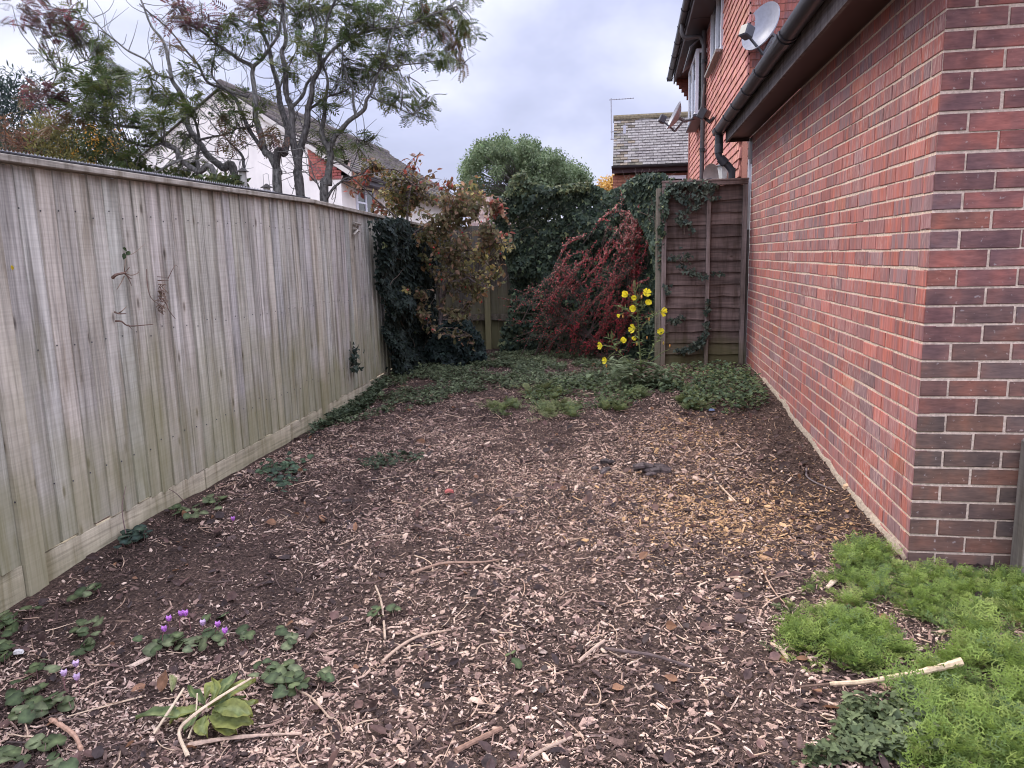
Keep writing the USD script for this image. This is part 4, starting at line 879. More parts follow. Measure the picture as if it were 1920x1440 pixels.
stick('stick', 'forked twig lying right of the rosette towards the cyclamen leaves', [(554, 1292), (580, 1305), (600, 1325), (618, 1346)], .004, .003, (.42, .30, .21))
stick('stick', 'long dark prunings beside a hollow in the right foreground', [(1135, 1216), (1170, 1221), (1220, 1228), (1265, 1241), (1300, 1252)], .006, .004, (.12, .085, .075), [.02, .035, .03, .025, .015])
stick('stick', 'pale split stick leaning by the hollow in the right foreground', [(1085, 1240), (1108, 1220), (1134, 1200)], .006, .005, (.48, .34, .25), [.02, .03, .04])
stick('stick', 'thin upright stalk lying in the left middle of the mulch', [(704, 1098), (714, 1125), (719, 1160), (722, 1197)], .004, .004, (.46, .34, .24))
stick('stick', 'tan bark strips lying in the middle of the mulch', [(770, 1075), (830, 1056), (900, 1054), (940, 1048)], .006, .003, (.36, .23, .16))
def slab(name, label, u, v_, l, w, h, ang, tone, cat='wood chip', lift=.016, tilt=.2):
    p = gp(u, v_, lift); vv, ff = chip(l, w, h, .1, .75); a = ang
    d = np.array([[math.cos(a), math.sin(a), tilt * .4]]); R_ = frames(d, np.array([[.1, -tilt, 1.0]]))[0]
    mb = MB().add(vv @ R_.T + p, ff, tone); mb.build(name, M['chip'], None, label=label, cat=cat)
slab('wood_chip', 'large pale split chip at the left edge of the green weeds', 1560, 1092, .085, .022, .006, .9, (.66, .50, .36))
slab('wood_chip', 'small pale orange offcut against the brick wall', 1590, 914, .05, .035, .02, .2, (.60, .42, .26))
slab('wood_chip', 'red fragment lying in the middle of the mulch', 842, 922, .045, .03, .012, .5, (.42, .12, .10))
slab('wood_chip', 'pale bent splinter left of the weeds', 1461, 1215, .12, .016, .005, -1.25, (.58, .42, .30))
slab('wood_chip', 'broad pale chip in the left foreground', 262, 1240, .07, .018, .005, 1.0, (.60, .45, .34))
slab('stone', 'small white pebble on the soil at the left edge', 36, 1223, .03, .02, .012, .2, (.66, .62, .58), 'stone')
slab('plastic_scrap', 'small blue scrap among the weeds in front of the brown panel', 1334, 769, .04, .03, .012, .4, (.25, .32, .5), 'litter')
# dark clod of rotten bark
t = thing('bark_clod', 'dark clod of rotten bark sitting on the right half of the mulch', 'clod', gp(1222, 884, 0))
for k in range(7):
    p = gp(1222 + rg.normal(0, 13), 880 + rg.normal(0, 4), .02 + .008 * k); vv, ff = chip(.10, .04, .012, .12, .7); R_ = frames(np.array([[1, rg.normal(0, .5), rg.normal(0, .15)]]), np.array([[rg.normal(0, .3), -.5, 1]]))[0]
    MB().add(vv @ R_.T * rg.uniform(.7, 1.2) + p, ff, np.array([.05, .038, .036]) * rg.uniform(.7, 1.5)).build('flake', M['bark'], t)
t = thing('bark_clod', 'smaller dark clod left of the larger bark clod', 'clod', gp(1130, 868, 0))
for k in range(4):
    p = gp(1132 + rg.normal(0, 9), 872 + rg.normal(0, 5), .014 + .008 * k); vv, ff = chip(.06, .03, .012, .12, .7); R_ = frames(np.array([[1, rg.normal(0, .7), rg.normal(0, .3)]]), np.array([[rg.normal(0, .3), -.5, 1]]))[0]
    MB().add(vv @ R_.T * rg.uniform(.7, 1.2) + p, ff, np.array([.05, .04, .038]) * rg.uniform(.7, 1.5)).build('flake', M['bark'], t)
# ------------------------------------------------------------------ leaf shapes
IVY_V = np.array([(0, 0, 0), (-.42, -.10, -.06), (-.52, .28, -.05), (-.24, .36, .02), (-.22, .62, .0), (0, 1.0, -.12), (.22, .62, .0), (.24, .36, .02), (.52, .28, -.05), (.42, -.10, -.06), (0, .38, -.04)], float)
IVY_F = np.array([[10, b, a] for a, b in zip(range(0, 10), list(range(1, 10)) + [0])])
LANCE_V = np.array([(0, 0, 0), (-.10, .3, .02), (0, .33, -.02), (.10, .3, .02), (-.09, .66, 0), (0, .68, -.05), (.09, .66, 0), (0, 1, -.16)], float)
SIMPLE_V = np.array([(0, 0, 0), (-.22, .5, .05), (.22, .5, .05), (0, 1, -.05)], float); SIMPLE_F = np.array([[0, 2, 1], [1, 2, 3]])
def pinnate(pairs=6, droop=.25):
    """A rowan leaf: stalk with opposite leaflets and one at the tip."""
    v, f = [], []
    def leaflet(p, ang, l, w, dz):
        b = len(v); d = np.array([math.sin(ang), math.cos(ang), dz]); s = np.array([math.cos(ang), -math.sin(ang), 0])
        v.extend([p, p + d * l * .5 - s * w, p + d * l * .5 + s * w, p + d * l]); f.extend([[b, b + 2, b + 1], [b + 1, b + 2, b + 3]])
    c = lambda t: np.array([0, t, -droop * t * t])
    b = len(v); v.extend([c(0) + [-.008, 0, 0], c(0) + [.008, 0, 0], c(.5) + [.006, 0, 0], c(.5) + [-.006, 0, 0], c(.9)]); f.extend([[b, b + 1, b + 2], [b, b + 2, b + 3], [b + 3, b + 2, b + 4]])
    for k in range(pairs):
        t = .26 + .62 * k / (pairs - 1); l = .36 * (1 - .35 * abs(k - pairs * .45) / pairs)
        for s in (-1, 1): leaflet(c(t), s * 1.12, l, .052, -.12)
    leaflet(c(.92), 0, .28, .05, -.1)
    return np.array(v, float), np.array(f)
PIN_V, PIN_F = pinnate(6, .38)

# ------------------------------------------------------------------ rowan tree behind the left fence
rw = np.random.default_rng(404)
rowan = thing('rowan_tree', 'many stemmed rowan tree with feathery leaves leaning over the left fence', 'tree', onq(545, 372, 7.0) * np.array([1, 1, 0]))
BARK = [(.075, .07, .062), (.055, .05, .046), (.10, .095, .085)]
limbs = []                                   # (polyline, radii)
def limb(px, q0, q1, w0, w1, root=False):
    n = len(px); p = [onq(u, v_, q0 + (q1 - q0) * k / (n - 1)) for k, (u, v_) in enumerate(px)]
    if root: p = [p[0] + np.array([0, 0, -1.9])] + p
    c = curve(p, 7 * len(p)); s = np.arange(len(c)) * .22; wob = .010 * np.stack([np.sin(s * 1.7 + rw.uniform(0, 6)), np.cos(s * 1.3 + rw.uniform(0, 6)), 0 * s], -1)
    c = c + wob; r_ = (w1 * .75 + (w0 - w1 * .75) * np.linspace(1, 0, len(c)) ** 1.25) * (1 + .05 * rw.standard_normal(len(c))); limbs.append((c, r_)); return c, r_
LIMBS = [
 # stem with two forks (left of the pair)
 ([(523, 362), (519, 325), (511, 294), (494, 281), (484, 234), (479, 200), (474, 150), (475, 128)], 7.0, 7.0, .048, .026, True),
 ([(475, 128), (462, 118), (443, 107), (414, 89), (396, 73), (378, 60), (350, 40), (330, 12)], 7.0, 7.2, .022, .010, False),
 ([(475, 128), (488, 112), (505, 92), (520, 68), (528, 40), (530, 0)], 7.0, 6.8, .020, .010, False),
 ([(519, 325), (533, 286), (540, 260), (536, 234), (528, 195), (520, 170), (518, 143), (507, 104), (497, 73), (487, 40), (484, 0)], 7.0, 7.3, .042, .018, True),
 ([(494, 281), (470, 250), (452, 205), (430, 172), (391, 154), (370, 122), (359, 104), (326, 68), (294, 34), (262, 8)], 7.0, 7.4, .022, .008, False),
 # dark twin stem
 ([(563, 367), (558, 325), (557, 307), (551, 260), (545, 213), (540, 182), (536, 146), (528, 101), (536, 83), (533, 52), (531, 20), (528, -20)], 6.9, 6.8, .046, .016, True),
 ([(557, 307), (567, 273), (574, 234), (579, 203), (583, 182), (588, 156), (596, 133), (602, 115), (604, 91), (611, 52), (622, 20), (632, -15)], 6.9, 6.7, .036, .014, False),
 ([(545, 205), (567, 177), (580, 154), (595, 130)], 6.85, 6.85, .018, .016, False),
 ([(602, 115), (596, 96), (590, 60), (582, 20), (580, -15)], 6.85, 6.9, .016, .009, False),
 ([(596, 130), (625, 95), (655, 72), (700, 55), (740, 52), (780, 40), (830, 20), (868, 8)], 6.8, 6.5, .016, .005, False),
 ([(579, 203), (610, 185), (640, 172), (665, 158)], 6.9, 6.8, .014, .006, False),
 # light grey right hand stem
 ([(609, 374), (613, 346), (619, 320), (617, 286), (606, 255), (606, 227), (609, 203), (613, 167), (611, 135), (600, 100)], 6.8, 6.8, .046, .012, True),
 ([(617, 286), (630, 253), (648, 234), (666, 219), (682, 203), (690, 187), (693, 176), (705, 150), (718, 120), (730, 85), (745, 40), (758, 0)], 6.8, 6.5, .026, .008, False),
 ([(666, 219), (664, 190), (658, 160), (645, 130), (640, 100), (650, 70)], 6.7, 6.9, .014, .006, False),
 ([(716, 130), (755, 121), (800, 118), (840, 112), (880, 122)], 6.6, 6.4, .009, .004, False),
 ([(692, 180), (720, 192), (745, 203), (768, 212), (790, 224)], 6.6, 6.5, .008, .003, False),
 ([(614, 372), (632, 346), (645, 336), (668, 330), (685, 320)], 6.8, 6.7, .014, .006, False),
 ([(605, 360), (592, 340), (588, 325), (575, 290), (566, 275)], 6.8, 6.7, .008, .003, False),
 ([(665, 280), (680, 271), (695, 262)], 6.7, 6.6, .004, .003, False),
 # grey slanting stem on the left and its limbs
 ([(443, 344), (417, 315), (392, 292), (375, 273), (357, 242), (349, 208), (335, 170), (323, 146), (315, 117), (312, 91), (300, 70), (286, 50), (270, 20), (262, -10)], 7.2, 7.5, .040, .012, True),
 ([(323, 146), (294, 138), (273, 112), (234, 91), (208, 70), (182, 42), (159, 18), (140, -10)], 7.3, 7.8, .014, .006, False),
 ([(372, 346), (372, 299), (372, 263), (365, 221), (352, 200)], 7.0, 7.1, .026, .010, True),
 ([(372, 263), (400, 256), (430, 250), (450, 240), (470, 235)], 7.0, 7.0, .012, .005, False),
 ([(408, 350), (370, 322), (339, 299), (326, 279), (299, 260), (273, 242), (234, 237), (195, 229), (161, 221), (140, 208), (128, 195)], 6.6, 6.9, .030, .007, True),
 ([(326, 279), (300, 270), (275, 275), (250, 268), (236, 262)], 6.6, 6.7, .012, .004, False),
 ([(339, 299), (320, 308), (295, 322), (262, 324), (230, 318)], 6.6, 6.6, .014, .005, False),
 ([(161, 221), (172, 190), (184, 160), (188, 120)], 6.9, 7.1, .007, .003, False),
 ([(110, 134), (140, 122), (170, 113), (200, 108)], 7.1, 7.3, .004, .007, False),
 ([(2, 42), (35, 48), (75, 50), (120, 60), (160, 80), (195, 86)], 7.2, 7.5, .004, .008, False),
 ([(466, 182), (427, 169), (400, 140), (401, 100), (410, 60), (430, 30)], 7.0, 7.3, .012, .005, False),
 ([(460, 340), (456, 300), (440, 275), (420, 255), (405, 240)], 7.1, 7.2, .020, .007, True),
 ([(484, 234), (440, 240), (410, 215), (380, 190), (340, 180)], 7.0, 7.3, .011, .004, False),
 ([(520, 170), (545, 120), (560, 80), (575, 40)], 7.1, 7.2, .010, .004, False),
]
for L_ in LIMBS:
    c, r_ = limb(*L_); MB().tube(c, r_, 9 if L_[3] > .02 else 6, pick(BARK, 1, .1, rng=rw)[0]).build('stem' if L_[5] else 'branch', M['bark'], rowan, smooth=True)
allp = np.vstack([c[::2] for c, _ in limbs])
BLOBS = [  # px, py, radius px, leaves, kind (g green, r dark red with berries, b brown tinted)
 (35, 12, 40, 22, 'r'), (75, 20, 34, 14, 'r'), (120, 12, 38, 18, 'r'), (160, 25, 30, 12, 'g'), (115, 40, 25, 10, 'g'), (108, 120, 30, 14, 'g'), (98, 118, 18, 6, 'g'), (150, 75, 36, 22, 'g'), (185, 90, 34, 22, 'g'), (175, 125, 36, 22, 'g'), (215, 125, 36, 20, 'g'), (140, 150, 25, 10, 'g'),
 (165, 165, 34, 20, 'g'), (200, 165, 36, 22, 'g'), (240, 160, 40, 22, 'g'), (270, 135, 30, 10, 'g'), (180, 200, 44, 30, 'g'), (230, 205, 44, 32, 'g'), (275, 190, 40, 26, 'g'), (315, 195, 36, 18, 'g'), (300, 225, 38, 22, 'g'), (260, 225, 30, 14, 'g'), (340, 220, 34, 16, 'g'), (130, 205, 30, 14, 'g'), (95, 230, 34, 16, 'b'), (85, 170, 26, 14, 'r'), (70, 195, 24, 10, 'r'), (55, 215, 24, 8, 'b'),
 (330, 30, 30, 14, 'r'), (345, 20, 26, 12, 'r'), (385, 25, 28, 12, 'r'), (300, 70, 28, 8, 'b'), (365, 150, 34, 14, 'g'), (355, 185, 30, 14, 'g'), (400, 120, 36, 14, 'g'), (430, 45, 34, 14, 'g'), (460, 12, 36, 18, 'r'), (475, 40, 28, 10, 'g'), (490, 8, 30, 14, 'r'), (430, 195, 34, 18, 'g'), (445, 215, 36, 18, 'g'), (470, 180, 26, 8, 'g'), (450, 80, 30, 10, 'g'), (415, 75, 24, 8, 'g'), (420, 240, 30, 12, 'b'), (410, 275, 26, 8, 'b'), (370, 310, 28, 10, 'g'), (330, 325, 34, 16, 'g'), (290, 320, 38, 20, 'g'), (250, 300, 36, 20, 'g'), (220, 310, 34, 16, 'g'), (260, 260, 34, 14, 'g'), (310, 270, 30, 10, 'g'), (345, 265, 24, 8, 'g'),
 (555, 20, 36, 18, 'g'), (590, 25, 36, 18, 'g'), (575, 70, 34, 16, 'g'), (540, 60, 28, 10, 'g'), (620, 25, 36, 18, 'g'), (650, 15, 34, 16, 'g'), (680, 25, 36, 20, 'g'), (710, 25, 40, 26, 'g'), (735, 45, 34, 18, 'g'), (765, 25, 36, 20, 'g'), (795, 25, 34, 18, 'g'), (815, 40, 30, 14, 'b'), (845, 22, 28, 12, 'g'), (865, 50, 24, 10, 'g'), (880, 62, 20, 7, 'g'), (880, 8, 22, 7, 'g'), (800, 60, 28, 10, 'g'), (770, 60, 28, 10, 'g'),
 (640, 60, 30, 14, 'g'), (660, 85, 30, 12, 'g'), (615, 90, 28, 10, 'g'), (690, 100, 30, 12, 'g'), (720, 110, 32, 14, 'g'), (760, 105, 30, 12, 'g'), (785, 108, 28, 12, 'g'), (820, 108, 26, 10, 'g'), (850, 110, 22, 9, 'g'), (875, 122, 26, 16, 'b'), (680, 140, 34, 18, 'g'), (710, 150, 34, 20, 'g'), (735, 155, 32, 16, 'g'), (655, 155, 30, 14, 'g'), (640, 175, 26, 9, 'g'), (755, 185, 28, 12, 'g'), (775, 200, 28, 16, 'g'), (795, 222, 24, 14, 'g'), (735, 195, 22, 8, 'g'), (620, 190, 24, 7, 'g'), (690, 262, 26, 12, 'g'), (598, 190, 24, 8, 'g'), (560, 110, 26, 8, 'g'), (545, 140, 24, 7, 'g'), (510, 120, 24, 8, 'g'), (640, 255, 28, 12, 'g'), (615, 250, 26, 10, 'g'), (640, 290, 20, 8, 'g'), (520, 265, 28, 9, 'r'), (500, 255, 24, 7, 'b'), (500, 40, 28, 10, 'g'), (520, 10, 30, 12, 'g')]
PAL = dict(g=[(.075, .105, .035), (.060, .088, .030), (.10, .12, .038), (.125, .135, .045)], r=[(.12, .055, .065), (.085, .075, .05), (.16, .07, .07), (.10, .06, .06)], b=[(.17, .11, .06), (.13, .11, .05), (.20, .11, .075)])
twg, crown, berries = MB(), MB(), MB()
for (u, v_, rpx, n, kd) in BLOBS:
    q = 7.0 + rw.normal(0, .28); ctr = onq(u, v_, q); R_ = rpx * q / F * 1.05
    tips = max(3, round(n / 3.6))
    for k in range(tips):
        e = ctr + unit(rw.normal(0, 1, 3)) * R_ * rw.uniform(.25, 1.0) * np.array([1.1, 1.1, .75])
        s = allp[np.argmin(((allp - e) ** 2).sum(1) + rw.uniform(0, .05, len(allp)))]
        if np.linalg.norm(s - e) > .75: s = e + unit(s - e) * .6
        mid = (s + e) / 2 + np.array([rw.normal(0, .05), rw.normal(0, .05), rw.uniform(-.02, .09)]); c = curve([s, mid, e], 9)
        twg.tube(c, np.linspace(.0055, .0022, 9), 4, pick(BARK, 1, .15, rng=rw)[0])
        m_ = max(5, round(n / tips * 3.3)); i_ = np.clip(rw.normal(6.2, 2.2, m_), 0, 8).astype(int); P_ = c[i_] + rw.normal(0, .012, (m_, 3)); ax = unit(c[-1] - c[-3])
        d = unit(ax * rw.uniform(.1, .7, (m_, 1)) + rw.normal(0, .75, (m_, 3)) * np.array([1, 1, .6]) + np.array([0, 0, .0])); nr = np.array([0, 0, 1.0]) + rw.normal(0, .35, (m_, 3))
        scatter(crown, PIN_V, PIN_F, P_, frames(d, nr), rw.uniform(.08, .145, m_), pick(PAL[kd], m_, .18, rng=rw))
    if kd == 'r':
        for k in range(2):
            b0 = ctr + rw.normal(0, R_ * .5, 3); pb = b0 + rw.normal(0, .022, (26, 3))
            ico = np.array([(1, 0, 0), (-1, 0, 0), (0, 1, 0), (0, -1, 0), (0, 0, 1), (0, 0, -1)], float); io = np.array([[0, 2, 4], [2, 1, 4], [1, 3, 4], [3, 0, 4], [2, 0, 5], [1, 2, 5], [3, 1, 5], [0, 3, 5]])
            scatter(berries, ico, io, pb, np.repeat(np.eye(3)[None], 26, 0), .0055, pick([(.20, .03, .05), (.26, .05, .06)], 26, .1, rng=rw))
for k in range(420):                         # bare fine twigs off the limbs
    s = allp[rw.integers(len(allp))]
    if s[2] < 2.0: continue
    d = unit(rw.normal(0, 1, 3) + np.array([0, 0, .5])); L2 = rw.uniform(.12, .5); c = curve([s, s + d * L2 * .5 + rw.normal(0, .03, 3), s + d * L2 + rw.normal(0, .04, 3) + np.array([0, 0, .05])], 7)
    twg.tube(c, np.linspace(.0045, .0015, 7), 4, pick(BARK, 1, .2, rng=rw)[0])
twg.build('twigs', M['bark'], rowan, kind='stuff'); crown.build('crown', M['leaf'], rowan, kind='stuff'); berries.build('berries', M['berry'], rowan, kind='stuff')
# two bird feeders hanging from its limbs
for (u, v_, top, lab) in ((455, 322, 300, 'left bird feeder hanging beside the slanting rowan stem'), (500, 352, 325, 'right bird feeder hanging between the rowan stems just over the fence')):
    b = onq(u, v_, 6.75); t = thing('bird_feeder', lab, 'bird feeder', b); h = onq(u, top, 6.75)
    MB().tube([b + [0, 0, .035], b + [0, 0, .0]], [.008, .058], 10, (.06, .05, .045)).build('lid', M['plastic'], t)
    MB().tube([b + [0, 0, -.004], b + [0, 0, -.13]], [.032, .032], 10, (.42, .40, .36)).build('tube', M['glass'] if False else M['paint'], t)
    MB().tube([b + [0, 0, -.13], b + [0, 0, -.145]], [.05, .05], 10, (.06, .05, .045)).build('tray', M['plastic'], t)
    for s in (-1, 1): MB().tube([b + [s * .03, 0, .0], b + [s * .025, 0, (h - b)[2] * .9], h], [.0022] * 3, 4, (.15, .15, .15)).build('wire', M['metal'], t)

# ------------------------------------------------------------------ general tree of leaf clumps for the distance
def clump_tree(name, label, base, top, wid, cols, nleaf, leaf, seed, lobes=9, trunk=.18, tv=SIMPLE_V, tf=SIMPLE_F, droop=-.3, shape=1.0, stems=1):
    g_ = np.random.default_rng(seed); base = np.asarray(base, float); t = thing(name, label, 'tree', base); H = top - base[2]
    tr = MB()
    for s in range(stems):
        off = np.array([g_.normal(0, .12 * (stems > 1)) * wid, g_.normal(0, .1 * (stems > 1)) * wid, 0]); tr.tube(curve([base + off * .3, base + off * .8 + [g_.normal(0, .1), 0, H * .4], base + off + [g_.normal(0, .2), 0, H * .75]], 12), np.linspace(trunk, trunk * .35, 12), 8, (.13, .11, .09))
    cr = MB(); C_ = []
    for k in range(lobes):
        a = 2 * math.pi * k / lobes + g_.uniform(-.4, .4); hh = g_.uniform(.35, .86); rad = wid * .5 * shape * math.sqrt(max(.08, 1 - ((hh - .45) / .55) ** 2)) * g_.uniform(.35, .75)
        C_.append((base + np.array([math.cos(a) * rad, math.sin(a) * rad, H * hh]), wid * g_.uniform(.16, .26)))
    C_.append((base + np.array([0, 0, H * .80]), wid * .24)); C_.append((base + np.array([0, 0, H * .55]), wid * .3))
    for c3, r_ in C_:
        tr.tube(curve([base + [0, 0, H * .3], (base + [0, 0, H * .3]) * .5 + c3 * .5 + [0, 0, .1], c3], 6), np.linspace(trunk * .35, trunk * .08, 6), 5, (.13, .11, .09))
        n = int(nleaf / len(C_)); d = unit(g_.normal(0, 1, (n, 3))); rr = r_ * g_.random(n) ** .38; P_ = c3 + d * rr[:, None] * np.array([1, 1, .85]); P_ = P_ + r_ * .22 * (meshkit.noise(P_ * 1.6 / max(r_, .2), 3)[:, None] - .5) * d * 2
        ax = unit(d * .5 + g_.normal(0, .6, (n, 3)) + np.array([0, 0, droop])); tone = pick(cols, n, .16, rng=g_) * (.8 + .45 * meshkit.noise(P_ * 1.1 / max(r_, .3), 9)[:, None])
        scatter(cr, tv, tf, P_, frames(ax, d + g_.normal(0, .4, (n, 3))), leaf * g_.uniform(.7, 1.3, n), tone)
    tr.build('trunk', M['bark'], t); cr.build('crown', M['leaf'], t, kind='stuff'); return t
# big round willow far behind
wb = onq(985, 345, 44.0)
wt = thing('willow_tree', 'large rounded grey green willow rising behind the ivy in the distance', 'tree', (wb[0], wb[1], 0))
gw = np.random.default_rng(12); tr, cr = MB(), MB(); apex = onq(955, 250, 44.0)[2]
tr.tube([(wb[0], wb[1], -.3), (wb[0] - .2, wb[1], apex * .5), (wb[0] - .5, wb[1], apex * .8)], [.5, .4, .15], 8, (.12, .11, .09))
prof = [(865, 330), (880, 290), (905, 262), (935, 250), (965, 249), (990, 258), (1010, 274), (1040, 284), (1070, 298), (1095, 320), (1108, 345)]
for k in range(210):
    u = gw.uniform(868, 1104); vt = np.interp(u, [p[0] for p in prof], [p[1] for p in prof]) + 12
    v_ = vt + (372 - vt) * gw.random() ** 1.25; v_ = v_ + gw.normal(0, 4); q = 44 + gw.normal(0, 1.8); c3 = onq(u, v_, q); r_ = gw.uniform(.32, .62); n = 230
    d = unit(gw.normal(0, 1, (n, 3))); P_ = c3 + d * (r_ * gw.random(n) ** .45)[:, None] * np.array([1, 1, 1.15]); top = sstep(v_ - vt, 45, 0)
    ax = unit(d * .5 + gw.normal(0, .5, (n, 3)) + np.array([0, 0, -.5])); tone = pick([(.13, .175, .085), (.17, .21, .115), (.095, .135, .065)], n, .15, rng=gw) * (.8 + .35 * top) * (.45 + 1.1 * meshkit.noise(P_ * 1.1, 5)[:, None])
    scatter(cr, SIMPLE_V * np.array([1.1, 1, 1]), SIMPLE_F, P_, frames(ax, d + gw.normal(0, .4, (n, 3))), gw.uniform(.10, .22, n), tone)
    tr.tube(curve([(wb[0] + gw.normal(0, .3), wb[1], apex * gw.uniform(.3, .6)), (c3 + np.array([wb[0], wb[1], apex * .5])) / 2 + [0, 0, .4], c3], 6), np.linspace(.045, .012, 6), 4, (.09, .085, .07))
tr.build('trunk', M['bark'], wt); cr.build('crown', M['leaf'], wt, kind='stuff')
yb = onq(1141, 345, 21.0); clump_tree('maple_tree', 'small golden yellow autumn tree beside the far brick house', (yb[0], yb[1], 0), onq(1141, 305, 21.0)[2], 1.3, [(.58, .36, .10), (.50, .28, .08), (.62, .44, .16)], 3200, .10, 5, 7, .05)
eb = onq(18, 300, 11.0); clump_tree('evergreen_tree', 'dark blue green evergreen tree at the left edge behind the fence', (eb[0], eb[1], 0), onq(10, 85, 11.0)[2], 2.3, [(.035, .055, .045), (.045, .068, .055), (.03, .045, .045)], 15000, .085, 3, 13, .12, LANCE_V, OVAL_F)
db = onq(60, 290, 9.6); clump_tree('evergreen_tree', 'lower dark evergreen bush just above the fence behind the autumn foliage', (db[0], db[1], 0), onq(70, 195, 9.6)[2], 1.7, [(.035, .05, .035), (.045, .06, .04)], 9000, .07, 6, 9, .06, LANCE_V, OVAL_F)
# pyracantha with orange berries and the bronze shrub beside it, just over the fence
def hedge(name, label, cat, pts, q, cols, n, leaf, extra=None, tv=OVAL_V, tf=OVAL_F, seed=1, rad=26):
    g_ = np.random.default_rng(seed); c0 = onq(*pts[0], q); t = thing(name, label, cat, (c0[0], c0[1], .1)); st, lf, xt = MB(), MB(), MB()
    for (u, v_) in pts:
        c3 = onq(u, v_, q + g_.normal(0, .25)); r_ = rad * q / F; m_ = n // len(pts)
        st.tube(curve([(c0[0] + g_.normal(0, .2), c0[1] + g_.normal(0, .1), .1), (c3 + [c0[0], c0[1], 1.0]) / 2, c3], 8), np.linspace(.02, .005, 8), 5, (.11, .085, .065))
        d = unit(g_.normal(0, 1, (m_, 3))); P_ = c3 + d * (r_ * g_.random(m_) ** .5)[:, None]
        scatter(lf, tv, tf, P_, frames(unit(d + g_.normal(0, .8, (m_, 3))), d + g_.normal(0, .5, (m_, 3)) + np.array([0, 0, .5])), leaf * g_.uniform(.6, 1.3, m_), pick(cols, m_, .2, rng=g_))
        if extra and g_.random() < extra[2]:
            for _ in range(3):
                b0 = c3 + unit(g_.normal(0, 1, 3)) * r_ * .8; P_ = b0 + g_.normal(0, .030, (22, 3)); scatter(xt, ICO_V, ICO_F, P_, np.repeat(np.eye(3)[None], 22, 0), extra[1], pick(extra[0], 22, .1, rng=g_))
    st.build('stems', M['bark'], t, kind='stuff'); lf.build('leaves', M['leaf'], t, kind='stuff')
    if extra: xt.build('berries', M['berry'], t, kind='stuff')
ICO_V = np.array([(1, 0, 0), (-1, 0, 0), (0, 1, 0), (0, -1, 0), (0, 0, 1), (0, 0, -1)], float); ICO_F = np.array([[0, 2, 4], [2, 1, 4], [1, 3, 4], [3, 0, 4], [2, 0, 5], [1, 2, 5], [3, 1, 5], [0, 3, 5]])
hedge('firethorn_shrub', 'firethorn shrub covered in orange berries just above the fence top', 'shrub', [(150, 245), (165, 262), (180, 250), (195, 262), (208, 258), (185, 280), (160, 285), (205, 285), (135, 275), (225, 280), (175, 300), (200, 305)], 8.0, [(.055, .075, .03), (.075, .09, .035)], 2600, .035, ([(.62, .30, .03), (.70, .38, .05)], .011, .75), seed=2)
hedge('bronze_shrub', 'bronze and rust coloured leafy shrub at the far left over the fence', 'shrub', [(8, 245), (20, 262), (40, 250), (35, 272), (52, 280), (15, 285), (60, 262)], 7.6, [(.17, .085, .055), (.13, .07, .05), (.22, .12, .07), (.09, .08, .05)], 900, .05, None, LANCE_V * np.array([1.6, 1, 1]), OVAL_F, 4, 24)
hedge('olive_shrub', 'yellow green feathery shrub between the bronze shrub and the firethorn', 'shrub', [(70, 235), (90, 228), (110, 240), (85, 255), (120, 262), (100, 278), (75, 282), (130, 295), (115, 305), (145, 312)], 7.7, [(.16, .15, .05), (.20, .17, .06), (.12, .12, .045)], 1800, .055, None, LANCE_V * np.array([1.3, 1, 1]), OVAL_F, 6, 26)
hedge('garden_shrub', 'green garden shrubs low behind the fence under the rowan limbs', 'shrub', [(250, 325), (275, 335), (300, 340), (330, 345), (230, 315), (355, 348), (395, 352), (420, 350), (440, 345)], 6.9, [(.075, .10, .04), (.11, .12, .045), (.06, .08, .04)], 1700, .05, None, OVAL_V, OVAL_F, 9, 24)
